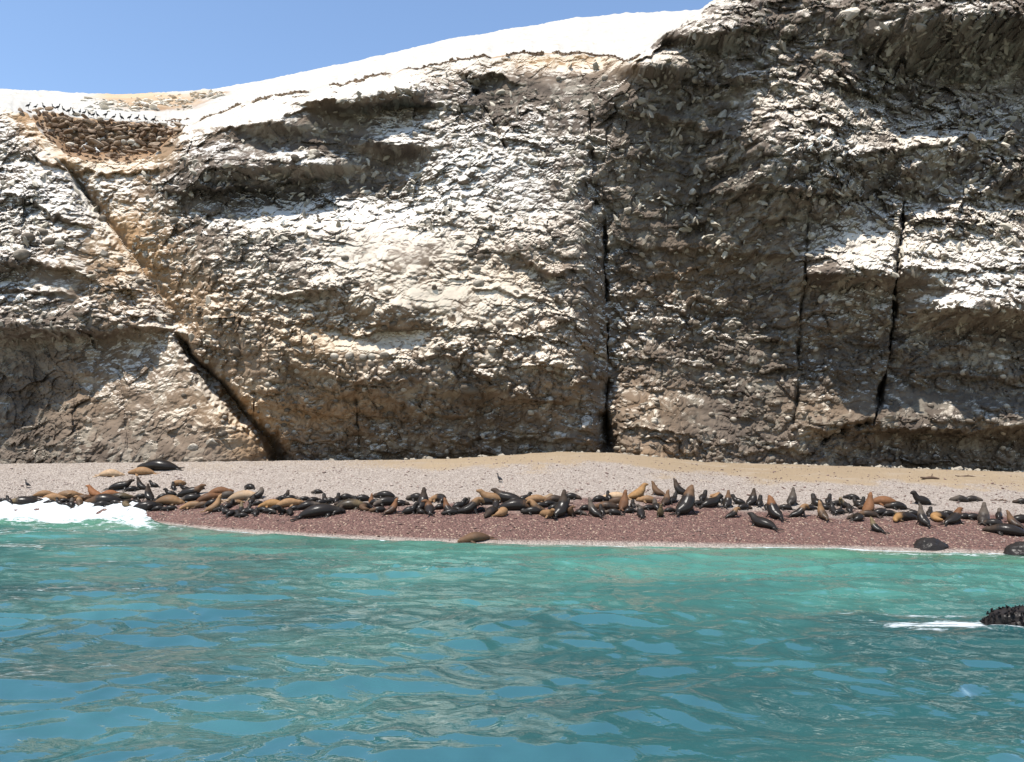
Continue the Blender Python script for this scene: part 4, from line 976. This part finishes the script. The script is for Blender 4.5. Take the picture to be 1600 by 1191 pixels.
for it in items:
    u_, v_, pose, hd, sc, cc, wet = it
    p = beach_point(u_, v_)
    e = 0.5
    gx = float(beach_z(p[0] + e, p[1]) - beach_z(p[0] - e, p[1])); gy = float(beach_z(p[0], p[1] + e) - beach_z(p[0], p[1] - e))
    nrm = Vector((-gx, -gy, 1)).normalized()
    up = (nrm + Vector((0, 0, 1)) * (1.0 if pose in ("flat", "side", "curled", "pup_flat", "lie_head_up") else 2.0)).normalized() if pose not in ("flat",) else nrm
    a = math.radians(hd)
    fw = Vector((math.cos(a), math.sin(a), 0)); fw = (fw - up * fw.dot(up)).normalized(); lf = up.cross(fw)
    o = obj("sea_lion", SM[pose], label=SPECIAL.get((u_, v_)) or labels[it], cat="sea lion", group="sea lion colony on the shingle")
    lift = -0.02 * sc
    m4 = Matrix(((fw.x, lf.x, up.x, p[0]), (fw.y, lf.y, up.y, p[1]), (fw.z, lf.z, up.z, float(beach_z(p[0], p[1])) + lift), (0, 0, 0, 1)))
    vary = (r.uniform(.94, 1.06), r.uniform(.92, 1.1) * (1 if r.random() < .5 else -1), r.uniform(.93, 1.07))
    sc *= 1.08 if pose.startswith('pup') else 0.99
    wide = 1.0 if pose == 'bull' else 1.10 if pose in ("sit_up", "nose_up", "alert", "turned", "arched", "bull") else 1.06
    o.matrix_world = m4 @ Matrix.Diagonal((sc * vary[0] * wide, sc * abs(vary[1]) * wide, sc * vary[2] * (0.97 if wide != 1.06 else 1.1), 1))
    t = r.uniform(.82, 1.18); cl = COLR[cc]
    o.color = (cl[0] * t, cl[1] * t, cl[2] * t, wet)

# ------------------------------------------------------------------ birds
def bird_mesh(name, body, head, beak, long_neck):
    m_ = Mat(name); zc = m_.n("TexCoord").outputs["Object"]; sp_ = m_.n("SeparateXYZ"); m_.l(zc, sp_.inputs[0])
    m_.out(m_.mix(m_.ramp(sp_.outputs[2], 0.40, 0.5), body, head), 0.7, 0.2)
    nk = 0.12 if long_neck else 0.04
    parts = [tube([(-.30, 0, .16, .02, .01), (-.22, 0, .20, .06, .03), (-.10, 0, .27, .10, .09), (.03, 0, .36, .105, .105), (.10, 0, .45, .06, .06), (.12, 0, .50 + nk * .5, .04, .04), (.13, 0, .54 + nk, .045, .045), (.17, 0, .56 + nk, .035, .035), (.22, 0, .56 + nk, .013, .013), (.28, 0, .55 + nk, .008, .008)], 8, 2),
             tube([(.0, .05, .26, .03, .03), (.01, .05, .10, .014, .014), (.01, .05, .0, .012, .012), (.07, .06, -.01, .02, .008)], 5, 1), tube([(.0, -.05, .26, .03, .03), (.01, -.05, .10, .014, .014), (.01, -.05, .0, .012, .012), (.07, -.06, -.01, .02, .008)], 5, 1),
             tube([(.06, .10, .40, .02, .05), (-.08, .115, .31, .02, .07), (-.24, .07, .20, .012, .03)], 6, 2), tube([(.06, -.10, .40, .02, .05), (-.08, -.115, .31, .02, .07), (-.24, -.07, .20, .012, .03)], 6, 2)]
    cos, fs, off = [], [], 0
    for co, f, _ in parts: cos.append(co); fs.append(f + off); off += len(co)
    return mesh_from(name, np.concatenate(cos), np.concatenate(fs), m_.m)
B_DARK = bird_mesh("dark_bird", (.03, .03, .033), (.02, .02, .022), None, True)
B_WHITE = bird_mesh("white_bird", (.74, .73, .70), (.70, .69, .66), None, False)
WB = [(46, 171, 0), (57, 172, 20), (70, 174, 190), (84, 174, 180), (92, 175, 0), (101, 177, 200), (109, 179, 0), (116, 180, 160), (126, 179, 90), (134, 179, 20), (141, 182, 180), (148, 183, 0), (153, 184, 170), (166, 184, 30), (179, 186, 10), (191, 187, 200), (204, 188, 0), (216, 189, 20), (228, 190, 180), (242, 191, 0)]
BN = ["first", "second", "third", "fourth", "fifth", "sixth", "seventh", "eighth", "ninth", "tenth", "eleventh", "twelfth", "thirteenth", "fourteenth", "fifteenth", "sixteenth", "seventeenth", "eighteenth", "nineteenth", "last"]
for i, (u_, v_, hd) in enumerate(WB):
    p = hill_at(u_, v_)
    o = obj("seabird", B_DARK, label=f"{BN[i]} dark seabird from the left on top of the stone wall", cat="bird", group="dark seabirds along the wall top")
    o.location = (p[0], p[1] - .25, p[2] + 0.02); o.rotation_euler = (0, 0, math.radians(hd + 15)); o.scale = (r.uniform(.95, 1.2),) * 3
for u_, v_, hd, lb in [(132, 232, 0, "white seabird standing at the foot of the stone wall, left one"), (152, 240, 180, "white seabird standing at the foot of the stone wall, right one")]:
    p = hill_at(u_, v_); o = obj("seabird", B_WHITE, label=lb, cat="bird", group="pale seabirds")
    o.location = (p[0], p[1] - .1, p[2] + 0.02); o.rotation_euler = (0, 0, math.radians(hd)); o.scale = (1.2,) * 3
for u_, v_, hd, lb in [(445, 352, 0, "leftmost white seabird on the pale ledge of the central bulge"), (491, 347, 180, "second white seabird from left on the pale central ledge"), (529, 346, 0, "third white seabird from left on the pale central ledge"), (546, 346, 180, "rightmost white seabird on the pale central ledge"),
                       (1281, 222, 0, "left one of two white seabirds standing together high on the right cliff"), (1288, 222, 180, "right one of two white seabirds standing together high on the right cliff"), (1246, 236, 0, "white seabird on the right cliff, lower left of the close pair"), (1266, 237, 10, "white seabird on the right cliff just below the close pair"),
                       (32, 471, 0, "left one of two white seabirds on the far left ledge"), (41, 471, 180, "right one of two white seabirds on the far left ledge")]:
    p = cliff_at(u_, v_); o = obj("seabird", B_WHITE, label=lb, cat="bird", group="pale seabirds")
    o.location = (p[0], p[1] - .25, p[2]); o.rotation_euler = (0, 0, math.radians(hd - 20)); o.scale = (1.15,) * 3
for u_, v_, hd, lb in [(780, 754, 160, "dark seabird standing alone on the dry shingle above the colony"), (42, 763, 200, "dark seabird behind the sea lions at the left edge")]:
    p = beach_point(u_, v_); o = obj("seabird", B_DARK, label=lb, cat="bird", group="dark seabirds on the beach")
    o.location = (p[0], p[1], float(beach_z(p[0], p[1])) + .01); o.rotation_euler = (0, 0, math.radians(hd)); o.scale = (1.0,) * 3

# ------------------------------------------------------------------ boulders and driftwood
def boulder(name, u, v, sx_, sy_, sz_, seed, label, rot=0.0, base=ICO3, rough=0.30, z=None):
    co = base[0].copy()
    co = co * (1 + rough * fbm(co[:, 0] * 1.7 + seed, co[:, 1] * 1.7 + co[:, 2] * 1.3, 4, seed) + 0.6 * rough * fbm(co[:, 0] * 5 + co[:, 2] * 4, co[:, 1] * 5, 3, seed + 9))[:, None]
    co = co * np.array([sx_, sy_, sz_])
    o = obj(name, mesh_from(name, co, base[1], M_WETROCK, True), label=label, cat="rock")
    p = ground_hit(np.array(float(u)), np.array(float(v)), np.array(0.0)) if z is None else z
    o.location = (p[0], p[1], p[2]); o.rotation_euler = (0, 0, rot)
    return o
boulder("wet_boulder", 1453, 861, 1.12, .8, .78, 3, "rounded wet black boulder half sunk at the waterline", .1)
boulder("wet_boulder", 1614, 868, 1.5, .9, .85, 8, "wet black boulder cut off by the right edge at the waterline", -.2)
mr = boulder("mussel_rock", 1622, 983, 1.35, .9, .60, 14, "dark mussel-covered rock breaking the water at the right edge", .0, ICO3, .34)
mc = bpy.data.meshes["mussel_rock"]
vv = np.array([v_.co[:] for v_ in mc.vertices])
def mussel_place(r):
    p = vv[int(r.integers(len(vv)))]
    if p[2] < -.12: return None
    s = r.uniform(.018, .042)
    return p * 1.01 + r.normal(0, .012, 3), np.array([s * 1.9, s * .8, s * .7])
mus = joined("mussels", ICO0, 2600, mussel_place, M_WETROCK, mr, seed=55, ang=0.12, flat=1.5)

m_ = Mat("weathered_wood"); m_.out(m_.mix(m_.noise(9, 4, .6), (.05, .03, .02), (.14, .09, .06)), .85, .2); M_WOOD = m_.m
for u_, v_, ln, ang, lb in [(1452, 749, 1.7, .15, "longer dark brown driftwood log on the sand at right"), (1508, 745, 2.2, .30, "thin crooked driftwood branch on the sand at far right"), (1562, 783, 1.1, -.3, "short dark stick lying on the shingle by the right edge")]:
    p = beach_point(u_, v_)
    n_ = 7; t_ = np.linspace(-.5, .5, n_)
    th = .13 if ln < 2 and ln > 1.2 else .055
    pts = [(ln * a, .12 * math.sin(5 * a + ln), th * .8 + .04 * math.sin(9 * a), th * (1 - .9 * abs(a)), th * (1 - .9 * abs(a))) for a in t_]
    co, f, _ = tube(pts, 8, 3)
    co2, f2, _ = tube([(ln * .12, .02, th, th * .5, th * .5), (ln * .22, .18, th * 2.6, th * .35, th * .35), (ln * .3, .3, th * 3.2, th * .15, th * .15)], 6, 2)
    o = obj("driftwood", mesh_from("driftwood", np.concatenate([co, co2]), np.concatenate([f, f2 + len(co)]), M_WOOD), label=lb, cat="driftwood", group="driftwood on the beach")
    o.location = (p[0], p[1], float(beach_z(p[0], p[1]))); o.rotation_euler = (0.1, 0, ang)
